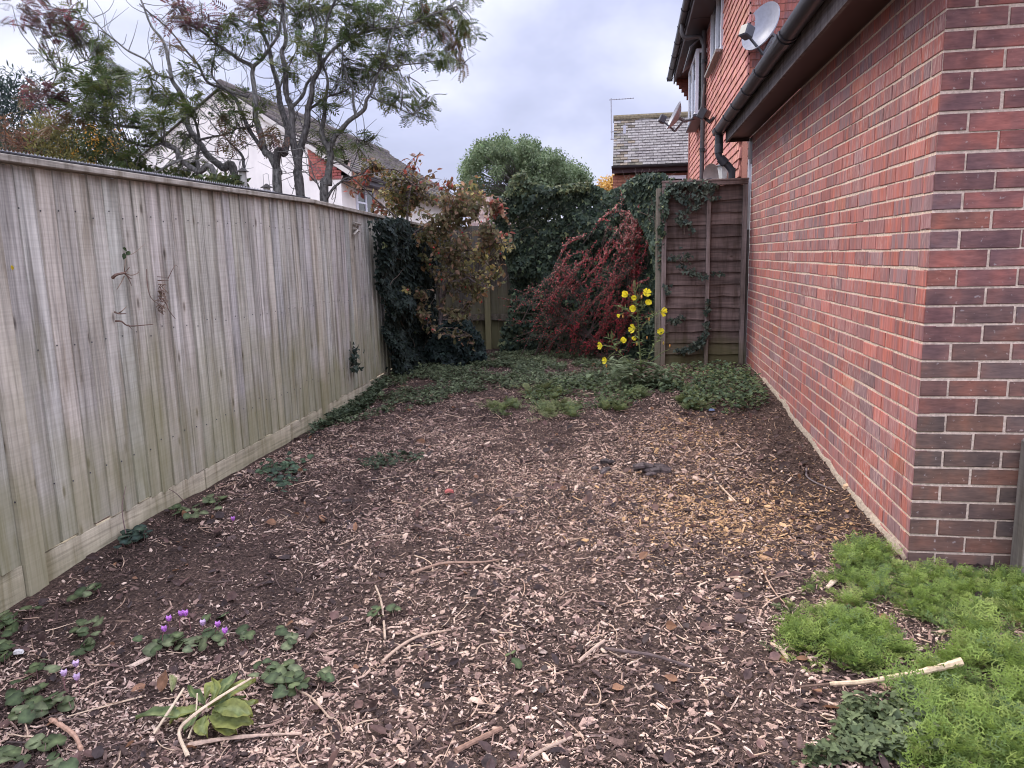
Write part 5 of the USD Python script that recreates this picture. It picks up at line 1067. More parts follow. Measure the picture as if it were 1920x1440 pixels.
# ------------------------------------------------------------------ ivy
ri = np.random.default_rng(55)
def poly_points(poly, n, rng):
    p = np.asarray(poly, float); lo, hi = p.min(0), p.max(0); out = np.zeros((0, 2))
    while len(out) < n:
        q = rng.uniform(lo, hi, (2 * n, 2)); out = np.vstack([out, q[in_poly(q[:, 0], q[:, 1], p)]])
    return out[:n]
IVYC = [(.034, .052, .034), (.046, .066, .040), (.026, .041, .028), (.065, .088, .050)]
def ivy(name, label, poly, place, out, n, size, cols, light=0.0, depth=.22, seed=1, cat='ivy', veins=40):
    """Ivy over a surface: place(u, v, t) gives the point t metres proud of it; out is the direction it faces."""
    g_ = np.random.default_rng(seed); P2 = poly_points(poly, n, g_); bump_ = meshkit.fbm(np.stack([P2[:, 0] / 38, P2[:, 1] / 38, 0 * P2[:, 0]], -1), 3, seed)
    t_ = depth * np.clip(bump_ * 1.5 - .2, .05, 1) * g_.random(n) ** .45
    P_ = np.array([place(u, v_, t) for (u, v_), t in zip(P2, t_)]); o = np.asarray(out, float)
    nr = o + g_.normal(0, .38, (n, 3)) + np.array([0, 0, .35]); d = np.array([0, 0, -1.0]) + g_.normal(0, .45, (n, 3)) + .35 * o
    th = thing(name, label, cat, P_[np.argmin(P_[:, 2])]); mb = MB(); tone = pick(cols, n, .2, rng=g_)
    young = g_.random(n) < light; tone[young] = pick([(.12, .16, .08), (.17, .19, .09)], young.sum(), .2, rng=g_)
    scatter(mb, IVY_V, IVY_F, P_, frames(d, nr), size * g_.uniform(.55, 1.25, n), tone); mb.build('leaves', M['ivy_leaf'], th, kind='stuff')
    st = MB()
    for k in range(veins):
        a = P2[g_.integers(n)]; pts = [a]; hd = g_.normal(-1.57, .7)
        for _ in range(5): hd += g_.normal(0, .4); pts.append(pts[-1] + 14 * np.array([math.cos(hd), math.sin(hd)]))
        pts = np.array(pts); ins = in_poly(pts[:, 0], pts[:, 1], np.asarray(poly, float))
        if ins.sum() < 4: continue
        c = curve([place(u, v_, depth * .35) for (u, v_), q in zip(pts, ins) if q], 10); st.tube(c, np.linspace(.005, .002, 10), 4, (.11, .085, .065))
    if st.n: st.build('stems', M['twig'], th, kind='stuff')
    return th
def on_left(u, v_, t):
    p = onx(u, v_, FX + .0); y = min(p[1], 5.95); return np.array([FX + .02 + t, y, p[2]])
ivy('ivy', 'dark blue green ivy hanging over the far end of the left fence', [(680, 412), (705, 408), (740, 420), (785, 440), (797, 470), (806, 560), (806, 640), (800, 690), (745, 712), (722, 702), (716, 660), (710, 625), (712, 600), (704, 560), (696, 520), (688, 460)], on_left, (1, -.25, 0), 9500, .052, [(.030, .042, .034), (.040, .056, .044), (.022, .032, .028)], .01, .26, 3, veins=30)
def on_back(u, v_, t):
    y = np.interp(u, [900, 1130, 1215, 1250], [5.95, 5.85, 5.2, PY + .12]); return ony(u, v_, y) + np.array([0, -t, 0])
ivy('ivy', 'thick dark ivy covering the back fence behind the red berried branches', [(922, 385), (945, 365), (975, 352), (1005, 348), (1040, 356), (1075, 350), (1110, 347), (1145, 357), (1170, 349), (1200, 341), (1225, 334), (1250, 340), (1246, 420), (1238, 520), (1236, 600), (1242, 700), (1190, 700), (1120, 690), (1040, 690), (985, 690), (940, 680), (945, 620), (965, 560), (955, 500), (940, 440), (922, 415)], on_back, (-.1, -1, .1), 14500, .056, IVYC, .06, .34, 4, veins=50)
ivy('ivy', 'brighter ivy spilling down beside the post of the brown panel', [(1168, 345), (1200, 330), (1235, 326), (1262, 336), (1250, 370), (1244, 440), (1240, 520), (1232, 540), (1222, 470), (1205, 420), (1180, 390)], lambda u, v_, t: ony(u, v_, np.interp(u, [1160, 1250], [5.35, PY + .10])) + np.array([0, -t - .06, 0]), (-.3, -1, .1), 2000, .052, [(.060, .085, .058), (.085, .115, .075), (.045, .068, .05)], .12, .20, 5, veins=14)
ivy('ivy', 'pale flowering ivy tufts along the top of the back hedge', [(950, 366), (965, 330), (985, 322), (1000, 345), (1040, 352), (1075, 346), (1105, 342), (1105, 356), (1060, 362), (1000, 366)], lambda u, v_, t: on_back(u, v_, t) + np.array([0, -.12, 0]), (0, -.8, .6), 1000, .05, [(.10, .12, .055), (.14, .15, .065), (.07, .095, .05)], .2, .2, 6, veins=0)
def on_panel(u, v_, t): return ony(u, v_, PY - .035) + np.array([0, -t, 0])
def sprig(name, label, blobs, place, out, seed, cols=IVYC, size=.045, runner=()):
    g_ = np.random.default_rng(seed); P_ = []
    for (u, v_, ru, rv, n) in blobs: P_ += [place(g_.normal(u, ru * .55), g_.normal(v_, rv * .55), abs(g_.normal(.015, .015))) for _ in range(n)]
    P_ = np.array(P_); n = len(P_); o = np.asarray(out, float); th = thing(name, label, 'ivy', P_[np.argmin(P_[:, 2])]); mb = MB()
    scatter(mb, IVY_V, IVY_F, P_, frames(np.array([0, 0, -1.0]) + g_.normal(0, .6, (n, 3)), o + g_.normal(0, .35, (n, 3))), size * g_.uniform(.5, 1.2, n), pick(cols, n, .2, rng=g_)); mb.build('leaves', M['ivy_leaf'], th, kind='stuff')
    st = MB()
    for rn in runner: c = curve([place(u, v_, .006) for u, v_ in rn], 6 * len(rn)); st.tube(c, np.linspace(.005, .0025, len(c)), 4, (.13, .10, .08))
    if st.n: st.build('stem', M['twig'], th)
PIV = [(.060, .080, .060), (.085, .105, .078), (.045, .062, .050), (.11, .125, .09)]
sprig('ivy_sprig', 'ivy trailing over the top left of the brown panel', [(1265, 352, 14, 8, 22), (1292, 344, 22, 6, 55), (1325, 350, 16, 10, 48), (1310, 362, 14, 10, 30), (1285, 372, 20, 14, 34), (1270, 362, 12, 10, 20), (1340, 370, 10, 3, 8)], on_panel, (0, -1, .3), 21, PIV, .046, [[(1250, 345), (1290, 342), (1335, 348)], [(1300, 345), (1290, 375), (1286, 390)]])
sprig('ivy_sprig', 'ivy sprig climbing the middle of the left half of the brown panel', [(1280, 410, 10, 14, 26), (1288, 392, 12, 10, 14), (1272, 412, 10, 5, 10), (1295, 425, 8, 10, 10), (1303, 392, 6, 10, 10), (1310, 382, 6, 8, 8)], on_panel, (0, -1, .3), 22, PIV, .042, [[(1283, 440), (1284, 415), (1300, 395), (1312, 378)]])
sprig('ivy_sprig', 'ivy strand crossing behind the middle batten of the brown panel', [(1265, 482, 10, 6, 16), (1285, 480, 10, 8, 18), (1278, 500, 10, 8, 16), (1295, 510, 9, 7, 14), (1315, 516, 12, 5, 20), (1345, 512, 14, 4, 14)], on_panel, (0, -1, .3), 23, PIV, .040, [[(1262, 480), (1282, 495), (1315, 515), (1360, 512)]])
sprig('ivy_sprig', 'low ivy strand curling around the foot of the middle batten', [(1280, 657, 10, 5, 30), (1295, 652, 10, 5, 26), (1310, 645, 8, 8, 30), (1318, 636, 6, 10, 30), (1324, 610, 4, 12, 22), (1326, 580, 4, 10, 16), (1325, 566, 5, 6, 8)], on_panel, (0, -1, .3), 24, PIV, .046, [[(1268, 664), (1290, 655), (1315, 642), (1324, 610), (1325, 570)]])
sprig('ivy_sprig', 'small ivy cluster low on the left edge of the brown panel', [(1262, 600, 9, 7, 26), (1252, 545, 8, 5, 14), (1250, 535, 6, 5, 8), (1275, 595, 6, 6, 12)], on_panel, (0, -1, .3), 25, PIV, .038, [[(1246, 610), (1262, 600), (1276, 594)]])
sprig('ivy_sprig', 'small dark ivy tuft growing through the left fence near its end', [(660, 655, 5, 7, 20), (658, 675, 4, 12, 40), (662, 690, 4, 8, 18)], lambda u, v_, t: onx(u, v_, FX + .01) + np.array([t * 1.4, 0, 0]), (1, -.3, .2), 26, [(.035, .05, .04), (.05, .068, .05)], .04, [[(655, 640), (658, 670), (662, 705)]])

# ------------------------------------------------------------------ small tree with autumn leaves in the back left corner
rs = np.random.default_rng(70)
crab = thing('autumn_shrub', 'leggy small tree with olive bronze and red autumn leaves in the back left corner', 'shrub', onq(826, 650, 8.2))
SL = []
def slimb(px, q0, q1, w0, w1):
    n = len(px); c = curve([onq(u, v_, q0 + (q1 - q0) * k / (n - 1)) for k, (u, v_) in enumerate(px)], 7 * n); SL.append(c)
    MB().tube(c, np.linspace(w0, w1, len(c)), 7, pick([(.075, .06, .055), (.10, .08, .07)], 1, .1, rng=rs)[0]).build('stem', M['bark'], crab, smooth=True)
slimb([(826, 668), (825, 620), (827, 577), (826, 556), (818, 524), (806, 508), (793, 496), (776, 460), (766, 430), (764, 395), (770, 350), (776, 318), (781, 300), (788, 285)], 8.2, 8.0, .030, .006)
slimb([(827, 577), (834, 548), (841, 528), (846, 499), (838, 470), (836, 440), (850, 400), (862, 370)], 8.2, 8.1, .020, .006)
slimb([(845, 505), (862, 508), (878, 520), (895, 532), (915, 540)], 8.15, 7.9, .012, .004)
slimb([(766, 430), (735, 400), (705, 375), (680, 350), (660, 335), (648, 340)], 8.0, 7.4, .011, .003)
slimb([(766, 440), (800, 425), (840, 410), (880, 395), (930, 375)], 8.0, 7.9, .012, .004)
slimb([(838, 470), (870, 470), (905, 466), (940, 455), (962, 462)], 8.1, 7.8, .010, .003)
slimb([(793, 496), (765, 490), (735, 500), (715, 510)], 8.1, 8.0, .010, .004)
slimb([(772, 345), (745, 320), (715, 315), (695, 300), (690, 290)], 7.9, 7.6, .008, .003)
slimb([(820, 620), (800, 600), (778, 570), (758, 540)], 8.2, 8.0, .010, .004)
slimb([(828, 600), (850, 590), (872, 600), (880, 630)], 8.2, 8.0, .010, .004)
SP = np.vstack(SL)
SB = [(700, 312, 24, 46, 'o'), (680, 335, 26, 40, 'r'), (655, 345, 20, 24, 'r'), (725, 330, 30, 60, 'o'), (745, 360, 34, 90, 'o'), (715, 365, 26, 50, 'y'), (775, 345, 30, 60, 'o'), (783, 310, 10, 10, 'r'), (786, 292, 8, 7, 'r'), (765, 395, 36, 100, 'o'), (735, 395, 26, 50, 'o'), (805, 365, 34, 90, 'b'), (830, 345, 30, 60, 'r'), (850, 375, 36, 100, 'b'), (880, 345, 28, 60, 'y'), (885, 385, 34, 80, 'b'), (905, 360, 22, 40, 'r'), (930, 385, 24, 40, 'r'), (945, 410, 14, 14, 'r'), (820, 410, 38, 100, 'b'), (860, 420, 38, 110, 'b'), (900, 425, 34, 90, 'b'),
      (840, 455, 36, 90, 'b'), (880, 465, 36, 90, 'b'), (915, 460, 28, 60, 'y'), (955, 455, 20, 24, 'y'), (940, 440, 20, 16, 'r'), (805, 445, 30, 70, 'o'), (810, 480, 28, 60, 'o'), (850, 495, 30, 70, 'b'), (890, 500, 32, 80, 'y'), (920, 500, 26, 50, 'y'), (935, 520, 20, 26, 'o'), (905, 540, 28, 60, 'y'), (870, 540, 28, 60, 'b'), (880, 570, 28, 50, 'b'), (830, 520, 26, 50, 'b'), (800, 550, 28, 50, 'b'), (760, 545, 16, 20, 'y'), (795, 590, 28, 50, 'b'), (840, 580, 26, 44, 'b'), (875, 610, 26, 40, 'b'), (820, 610, 24, 36, 'b'), (780, 455, 24, 40, 'o'), (725, 430, 20, 24, 'o'), (870, 650, 20, 20, 'b'), (705, 385, 20, 24, 'r'), (730, 470, 14, 10, 'y'), (925, 400, 24, 36, 'r')]
SC = dict(o=[(.125, .12, .05), (.16, .135, .055), (.09, .095, .042), (.22, .13, .065)], r=[(.28, .125, .08), (.32, .09, .07), (.22, .12, .07), (.13, .10, .05), (.15, .11, .06)], y=[(.34, .28, .10), (.20, .18, .08), (.14, .125, .06), (.30, .17, .09)], b=[(.16, .13, .07), (.22, .17, .095), (.12, .11, .05), (.25, .155, .10), (.10, .095, .045)])
stw, lv, fr = MB(), MB(), MB()
for (u, v_, rpx, n, kd) in SB:
    q = 8.0 + rs.normal(0, .22); ctr = onq(u, v_, q); R_ = rpx * q / F; n = int(n * 1.8)
    for k in range(max(2, n // 9)):
        e = ctr + unit(rs.normal(0, 1, 3)) * R_ * rs.uniform(.2, 1); s = SP[np.argmin(((SP - e) ** 2).sum(1))]
        if np.linalg.norm(s - e) > .5: s = e + unit(s - e) * .4
        c = curve([s, (s + e) / 2 + rs.normal(0, .03, 3), e], 8); stw.tube(c, np.linspace(.004, .0018, 8), 4, (.10, .075, .065))
        m_ = 10; P_ = c[np.clip(rs.normal(5, 2, m_), 0, 7).astype(int)] + rs.normal(0, .02, (m_, 3)); d = unit(rs.normal(0, .7, (m_, 3)) + np.array([0, 0, -.45])); nr = rs.normal(0, .6, (m_, 3)) + np.array([0, -.3, .9])
        scatter(lv, OVAL_V, OVAL_F, P_, frames(d, nr), np.clip(rs.normal(.056, .012, m_), .03, .08)[:, None] * np.array([.95, 1, 1]), pick(SC[kd], m_, .2, rng=rs) * 1.22)
        if rs.random() < .09 and v_ > 380: scatter(fr, ICO_V, ICO_F, (e + rs.normal(0, .02, 3))[None], np.eye(3)[None], .012, np.array([.45, .03, .04]))
for (tip, mid_) in (((781, 291), (784, 312)), ((692, 298), (698, 312))):
    for k in range(5):
        p = onq(tip[0], tip[1] + 4, 7.9); d = unit(np.array([math.cos(k * 1.3), math.sin(k * 1.3) * .4, .35])); scatter(lv, OVAL_V * np.array([.8, 1, 1]), OVAL_F, p[None], frames(d[None], np.array([[0, -.5, 1.]])), .085, pick([(.30, .11, .09), (.20, .12, .08)], 1, .1, rng=rs)[0])
stw.build('twigs', M['bark'], crab, kind='stuff'); lv.build('leaves', M['leaf'], crab, kind='stuff'); fr.build('fruits', M['berry'], crab, kind='stuff')
# dark ivy mound round its foot
def on_mound(u, v_, t): return onq(u, v_, 8.35 - t * 1.6)
ivy('ivy', 'dark ivy mound smothering the foot of the autumn shrub', [(795, 690), (800, 650), (820, 615), (850, 590), (880, 600), (905, 640), (915, 690), (860, 705)], on_mound, (0, -1, .5), 2300, .052, [(.026, .040, .036), (.035, .055, .045), (.020, .032, .03)], .0, .28, 8, veins=10)

# ------------------------------------------------------------------ cotoneaster with red berries against the back fence
rc = np.random.default_rng(88)
cot = thing('cotoneaster', 'arching cotoneaster smothered in small red berries in front of the back ivy', 'shrub', ony(1140, 690, 5.35))
cst, clf, cbr = MB(), MB(), MB(); TIPS = [(962, 560), (985, 500), (1040, 505), (1090, 438), (1140, 425), (1168, 372), (1192, 352), (1215, 395), (1236, 460), (1242, 520), (1238, 600), (1215, 660), (1050, 660), (960, 640)]
tp = poly_points(TIPS, 115, rc); arcs = [((t + np.array([-rc.uniform(20, 110), rc.uniform(50, 170)])) if t[0] > 1065 else np.array([rc.uniform(1040, 1130), t[1] + rc.uniform(10, 60)]), t) for t in tp]
arcs = [(np.array([s[0], min(s[1], 692)]), t) for s, t in arcs]
arcs += [(np.array([rc.uniform(1150, 1210), rc.uniform(430, 560)]), np.array([rc.uniform(1160, 1238), rc.uniform(345, 470)])) for _ in range(34)]
arcs += [(np.array([1190., 640]), np.array(t)) for t in ((1195, 345), (1188, 352), (1200, 360), (1180, 365), (1205, 350), (1192, 372), (1185, 385))]
arcs += [(np.array([1120., 640]), np.array(t)) for t in ((935, 558), (945, 575), (930, 600), (955, 585), (960, 540), (950, 610))]
for s, t in arcs:
    y0, y1 = rc.uniform(5.15, 5.5), rc.uniform(4.95, 5.45)
    if t[0] > 1215: y1 = min(y1, 5.0)
    lift = -rc.uniform(8, 45) if t[0] < 1100 else rc.uniform(-38, -4)
    a, b = ony(*s, y0), ony(*t, y1); mid = ony(*((s + t) / 2 + np.array([0, lift])), (y0 + y1) / 2 - .1); c = curve([a, mid, b], 22)
    cst.tube(c, np.linspace(.006, .0016, 22), 4, (.085, .06, .052)); L_ = np.linalg.norm(b - a); red = np.clip((t[0] - 930) / 200, .12, 1) * np.clip((690 - t[1]) / 90, .3, 1) * rc.choice([.15, .6, 1.0, 1.3])
    lines = [c[4:]]; ax = unit(b - a)
    for k in range(int(9 * L_) + 2):
        i_ = rc.integers(5, 20); side = unit(np.cross(ax, [0, -1, 0])) * rc.choice([-1, 1]); e = c[i_] + (ax * .5 + side * .6 + rc.normal(0, .25, 3)) * rc.uniform(.03, .09); lines.append(curve([c[i_], e], 6)); cst.tube(lines[-1], np.linspace(.0022, .0011, 6), 3, (.11, .06, .055))
    for ln in lines:
        l_ = np.linalg.norm(np.diff(ln, axis=0), axis=1).sum(); nl, nb = int(l_ / .006), rc.poisson(l_ / .0062 * red)
        for kind_, n in (('l', nl), ('b', nb)):
            if n == 0: continue
            w = rc.uniform(0, len(ln) - 1.001, n); i_ = w.astype(int); P_ = ln[i_] * (1 - (w - i_))[:, None] + ln[i_ + 1] * (w - i_)[:, None] + rc.normal(0, .0075, (n, 3))
            if kind_ == 'b': scatter(cbr, ICO_V, ICO_F, P_, np.repeat(np.eye(3)[None], n, 0), rc.uniform(.0042, .0064, n), pick([(.40, .025, .04), (.30, .022, .036), (.50, .05, .055)], n, .12, rng=rc))
            else:
                cols = [(.045, .060, .034), (.07, .085, .05), (.19, .04, .05), (.11, .05, .04)]
                scatter(clf, SIMPLE_V * np.array([1.5, 1, 1]), SIMPLE_F, P_, frames(unit(rc.normal(0, .8, (n, 3))), rc.normal(0, .5, (n, 3)) + np.array([0, -.5, .7])), rc.uniform(.010, .019, n), pick(cols, n, .2, [2.2 - 1.2 * red, 1.8 - red, .2 + 1.1 * red, .6], rc))
cst.build('branches', M['twig'], cot, kind='stuff'); clf.build('leaves', M['leaf'], cot, kind='stuff'); cbr.build('berries', M['berry'], cot, kind='stuff')
# bare twiggy tops poking up behind it
bt = thing('bare_shrub', 'bare brown twiggy shoots sticking up above the ivy left of the brown panel', 'shrub', ony(1200, 345, 5.7)); mb = MB()
for k in range(26):
    u0 = rc.uniform(1175, 1235); u1 = u0 + rc.normal(8, 20); v1 = rc.uniform(315, 335); c = curve([ony(u0, 352, 5.7), ony((u0 + u1) / 2 + rc.normal(0, 4), 338, 5.65), ony(u1, v1, 5.6)], 8); mb.tube(c, np.linspace(.004, .0015, 8), 4, (.20, .155, .13))
mb.build('twigs', M['twig'], bt, kind='stuff')

# ------------------------------------------------------------------ evening primrose in flower
re_ = np.random.default_rng(17)
base = gp(1203, 726, 0); QP = float((base - CAM) @ AX[2])
prim = thing('evening_primrose', 'tall evening primrose with yellow flowers in front of the red berried branches', 'flowering plant', base)
GS = (.19, .22, .09)
at = lambda u, v_, dq=0.0: onq(u, v_, QP + dq)
STEMS = [[(1203, 726), (1202, 690), (1199, 650), (1197, 610), (1194, 575), (1191, 545)], [(1206, 700), (1190, 685), (1165, 665), (1152, 648), (1147, 634)], [(1208, 690), (1222, 655), (1234, 635), (1242, 622)], [(1200, 620), (1214, 600), (1232, 588)], [(1197, 605), (1180, 585), (1168, 578), (1158, 574)], [(1196, 590), (1205, 575), (1214, 572)], [(1155, 652), (1143, 650), (1133, 648)], [(1153, 660), (1143, 668), (1139, 674)], [(1156, 645), (1160, 642), (1164, 641)], [(1198, 632), (1194, 622), (1190, 617)], [(1194, 575), (1185, 560), (1178, 553)], [(1193, 565), (1204, 553), (1210, 550)], [(1208, 690), (1235, 665), (1255, 655)], [(1205, 700), (1185, 700), (1168, 715)]]
dqs = [re_.uniform(-.08, .05) for _ in STEMS]; dqs[0] = 0
for s, dq in zip(STEMS, dqs):
    c = curve([at(u, v_, dq * k / max(1, len(s) - 1)) for k, (u, v_) in enumerate(s)], 6 * len(s)); main = s is STEMS[0]
    MB().tube(c, np.linspace(.008 if main else .0045, .0035 if main else .0028, len(c)), 6, GS).build('stem', M['leaf'], prim, smooth=True)
PET_V = np.array([(0, 0, 0), (-.30, .45, .10), (0, .5, .02), (.30, .45, .10), (-.46, .85, .22), (0, .90, .10), (.46, .85, .22), (-.26, 1.05, .24), (0, .95, .16), (.26, 1.05, .24)], float)
PET_F = np.array([[0, 2, 1], [0, 3, 2], [1, 2, 5], [1, 5, 4], [2, 3, 6], [2, 6, 5], [4, 5, 8], [4, 8, 7], [5, 6, 9], [5, 9, 8]])
def bloom(u, v_, size, face, dq=-.03, cup=.55):
    p = at(u, v_, dq); ax = unit(np.asarray(face, float)); e1 = unit(np.cross(ax, [.2, .1, 1])); e2 = np.cross(ax, e1); mb = MB(); off = re_.uniform(0, 1.5)
    for k in range(4):
        a = off + k * math.pi / 2; rad = math.cos(a) * e1 + math.sin(a) * e2; d = unit(rad * math.cos(cup) + ax * math.sin(cup)); nr = unit(ax * math.cos(cup) - rad * math.sin(cup))
        scatter(mb, PET_V, PET_F, p[None], frames(d[None], nr[None]), size, np.array([.86, .74, .05]) * re_.uniform(.9, 1.08))
    f = mb.build('flower', M['petal'], prim)
    MB().tube([p - ax * .035, p + ax * .004], [.003, .006], 6, (.25, .28, .10)).build('calyx', M['leaf'], f)
for (u, v_, s, fc) in [(1177, 552, .034, (-.5, -.8, .1)), (1211, 550, .029, (.3, -.9, .3)), (1189, 557, .020, (-.1, -1, -.2)), (1215, 571, .027, (.1, -.8, .6)), (1191, 577, .030, (-.5, -.8, -.1)), (1240, 584, .030, (.7, -.6, -.1)), (1163, 590, .018, (-.8, -.5, -.4)), (1189, 617, .029, (-.7, -.7, .2)), (1240, 624, .026, (-.2, -.8, .5)), (1190, 632, .017, (-.3, -.8, -.5)), (1165, 640, .028, (.5, -.8, .4)), (1130, 648, .028, (-.9, -.5, 0)), (1138, 676, .025, (-.8, -.6, .1))]:
    bloom(u, v_, s * 1.7, fc, cup=re_.uniform(.45, .95))
for (u, v_) in [(1213, 633), (1244, 643), (1156, 655), (1256, 648), (1194, 645), (1203, 556), (1168, 593), (1217, 598), (1137, 686)]:
    p = at(u, v_, -.03); MB().tube([p + [0, 0, .014], p, p - [0, 0, .016]], [.003, .008, .003], 6, pick([(.72, .40, .12), (.68, .52, .12)], 1, .1, rng=re_)[0]).build('wilted_flower', M['petal'], prim, smooth=True)
bd, lf = MB(), MB()
for (u, v_, n) in [(1191, 540, 16), (1148, 634, 14), (1205, 575, 8), (1226, 588, 8), (1166, 578, 7), (1195, 560, 8)]:      # upright buds and narrow bracts at the shoot tips
    for k in range(n):
        p = at(u + re_.normal(0, 3), v_ + re_.normal(0, 4), re_.normal(0, .015)); d = unit(np.array([re_.normal(0, .45), re_.normal(0, .4), 1])); bd.tube([p, p + d * .022, p + d * .040], [.0022, .0032, .0008], 4, pick([(.17, .19, .08), (.24, .25, .10)], 1, .15, rng=re_)[0])
bd.build('buds', M['leaf'], prim, kind='stuff')
for s in STEMS[:6]:                                                                                              # leaves up the stems
    for k in range(90 if s is STEMS[0] else 26):
        t = re_.random() ** .8 * (len(s) - 1.01); i_ = int(t); u, v_ = np.array(s[i_]) * (1 - t + i_) + np.array(s[i_ + 1]) * (t - i_); p = at(u, v_); a = re_.uniform(0, 6.28); d = np.array([math.cos(a), math.sin(a), .35])
        scatter(lf, LANCE_V * np.array([1.3, 1, 1]), OVAL_F, p[None], frames(d[None], np.array([[0, 0, 1.0]])), (.048 + .045 * (v_ - 540) / 180) * re_.uniform(.7, 1.2), pick([(.20, .25, .10), (.15, .20, .085)], 1, .15, rng=re_)[0])
for k in range(330):                                                                                             # grey green leafy foot
    p0_ = base + np.array([re_.normal(0, .13), re_.normal(0, .09), re_.uniform(.0, .30) * re_.random()]); a = re_.uniform(0, 6.28); d = np.array([math.cos(a), math.sin(a), re_.uniform(-.1, .7)])
    scatter(lf, LANCE_V * np.array([1.5, 1, 1.4]), OVAL_F, p0_[None], frames(d[None], np.array([[0, 0, 1.0]])), re_.uniform(.07, .15), pick([(.16, .20, .11), (.115, .15, .08), (.20, .24, .14)], 1, .15, rng=re_)[0])
lf.build('leaves', M['leaf'], prim, kind='stuff')

# ------------------------------------------------------------------ ground cover
rq = np.random.default_rng(61)
def ground_of(uv): return np.array([gp(u, v_, 0) for u, v_ in uv])
def carpet(name, label, poly, n, size, cols, hgt, seed, tv=IVY_V, tf=IVY_F, patch=0.0, mat='ivy_leaf', cat='ground cover'):
    """Leaves spread over the ground inside a polygon given by its corners' positions."""
    g_ = np.random.default_rng(seed); W = ground_of(poly)[:, :2]; xy = poly_points(W, n, g_)
    if patch: xy = xy[meshkit.fbm(np.stack([xy[:, 0] * 3.2, xy[:, 1] * 3.2, 0 * xy[:, 0]], -1), 3, seed) > patch]
    xy = xy[(xy[:, 0] > FX + .03) & ((xy[:, 0] < -.03) | (xy[:, 1] < -.04))]; n = len(xy)
    P_ = np.column_stack([xy, ground_z(xy[:, 0], xy[:, 1]) + hgt * g_.random(n) ** 1.3 + .006]); a = g_.uniform(0, 6.28, n); d = np.stack([np.cos(a), np.sin(a), g_.normal(-.05, .3, n)], -1)
    mb = MB(); scatter(mb, tv, tf, P_, frames(d, np.array([0, 0, 1.0]) + g_.normal(0, .4, (n, 3))), size * g_.uniform(.5, 1.25, n), pick(cols, n, .2, rng=g_))
    mb.build(name, M[mat], None, label=label, cat=cat, kind='stuff')
carpet('ivy_carpet', 'carpet of small dark ivy leaves on the ground across the back', [(600, 806), (650, 760), (700, 712), (735, 694), (850, 680), (950, 664), (1060, 664), (1190, 680), (1170, 715), (1100, 728), (1010, 735), (930, 730), (870, 742), (800, 762), (720, 780), (660, 795)], 22000, .028, [(.11, .135, .07), (.14, .165, .09), (.08, .10, .055)], .05, 31, patch=.40)
carpet('ivy_carpet', 'dark ivy creeping along the foot of the left fence near its far end', [(575, 822), (640, 762), (700, 712), (730, 720), (690, 770), (620, 800)], 3400, .030, [(.085, .11, .06), (.06, .08, .045)], .08, 32, patch=.38)
carpet('weed_carpet', 'low mid green weeds in front of the evening primrose', [(980, 745), (1060, 712), (1150, 708), (1210, 718), (1270, 722), (1260, 745), (1180, 765), (1080, 775), (1000, 768)], 3600, .030, [(.095, .125, .055), (.12, .15, .065), (.07, .10, .05)], .06, 33, OVAL_V * np.array([1.2, 1, 1]), OVAL_F, .42, 'leaf')
carpet('weed_carpet', 'green weeds between the evening primrose and the garage wall', [(1225, 725), (1250, 698), (1340, 690), (1400, 700), (1430, 735), (1440, 765), (1390, 778), (1300, 772), (1250, 755)], 3600, .036, [(.075, .11, .06), (.10, .14, .07), (.13, .16, .07)], .09, 34, OVAL_V * np.array([1.3, 1, 1]), OVAL_F, .42, 'leaf')
carpet('weed_carpet', 'small weeds creeping left of the middle of the mulch', [(670, 870), (720, 855), (790, 850), (800, 870), (740, 885), (690, 885)], 420, .030, [(.055, .075, .045), (.08, .10, .055)], .03, 35, OVAL_V * np.array([1.3, 1, 1]), OVAL_F, .45, 'leaf')
carpet('leaf_patch', 'grey green round leaved weeds at the bottom edge left of the bright green weeds', [(1490, 1440), (1560, 1400), (1590, 1330), (1640, 1290), (1720, 1300), (1750, 1360), (1760, 1440)], 1500, .025, [(.125, .155, .07), (.165, .195, .095), (.09, .115, .055)], .05, 36, IVY_V * np.array([1.2, .9, .6]), IVY_F, .40, 'leaf')
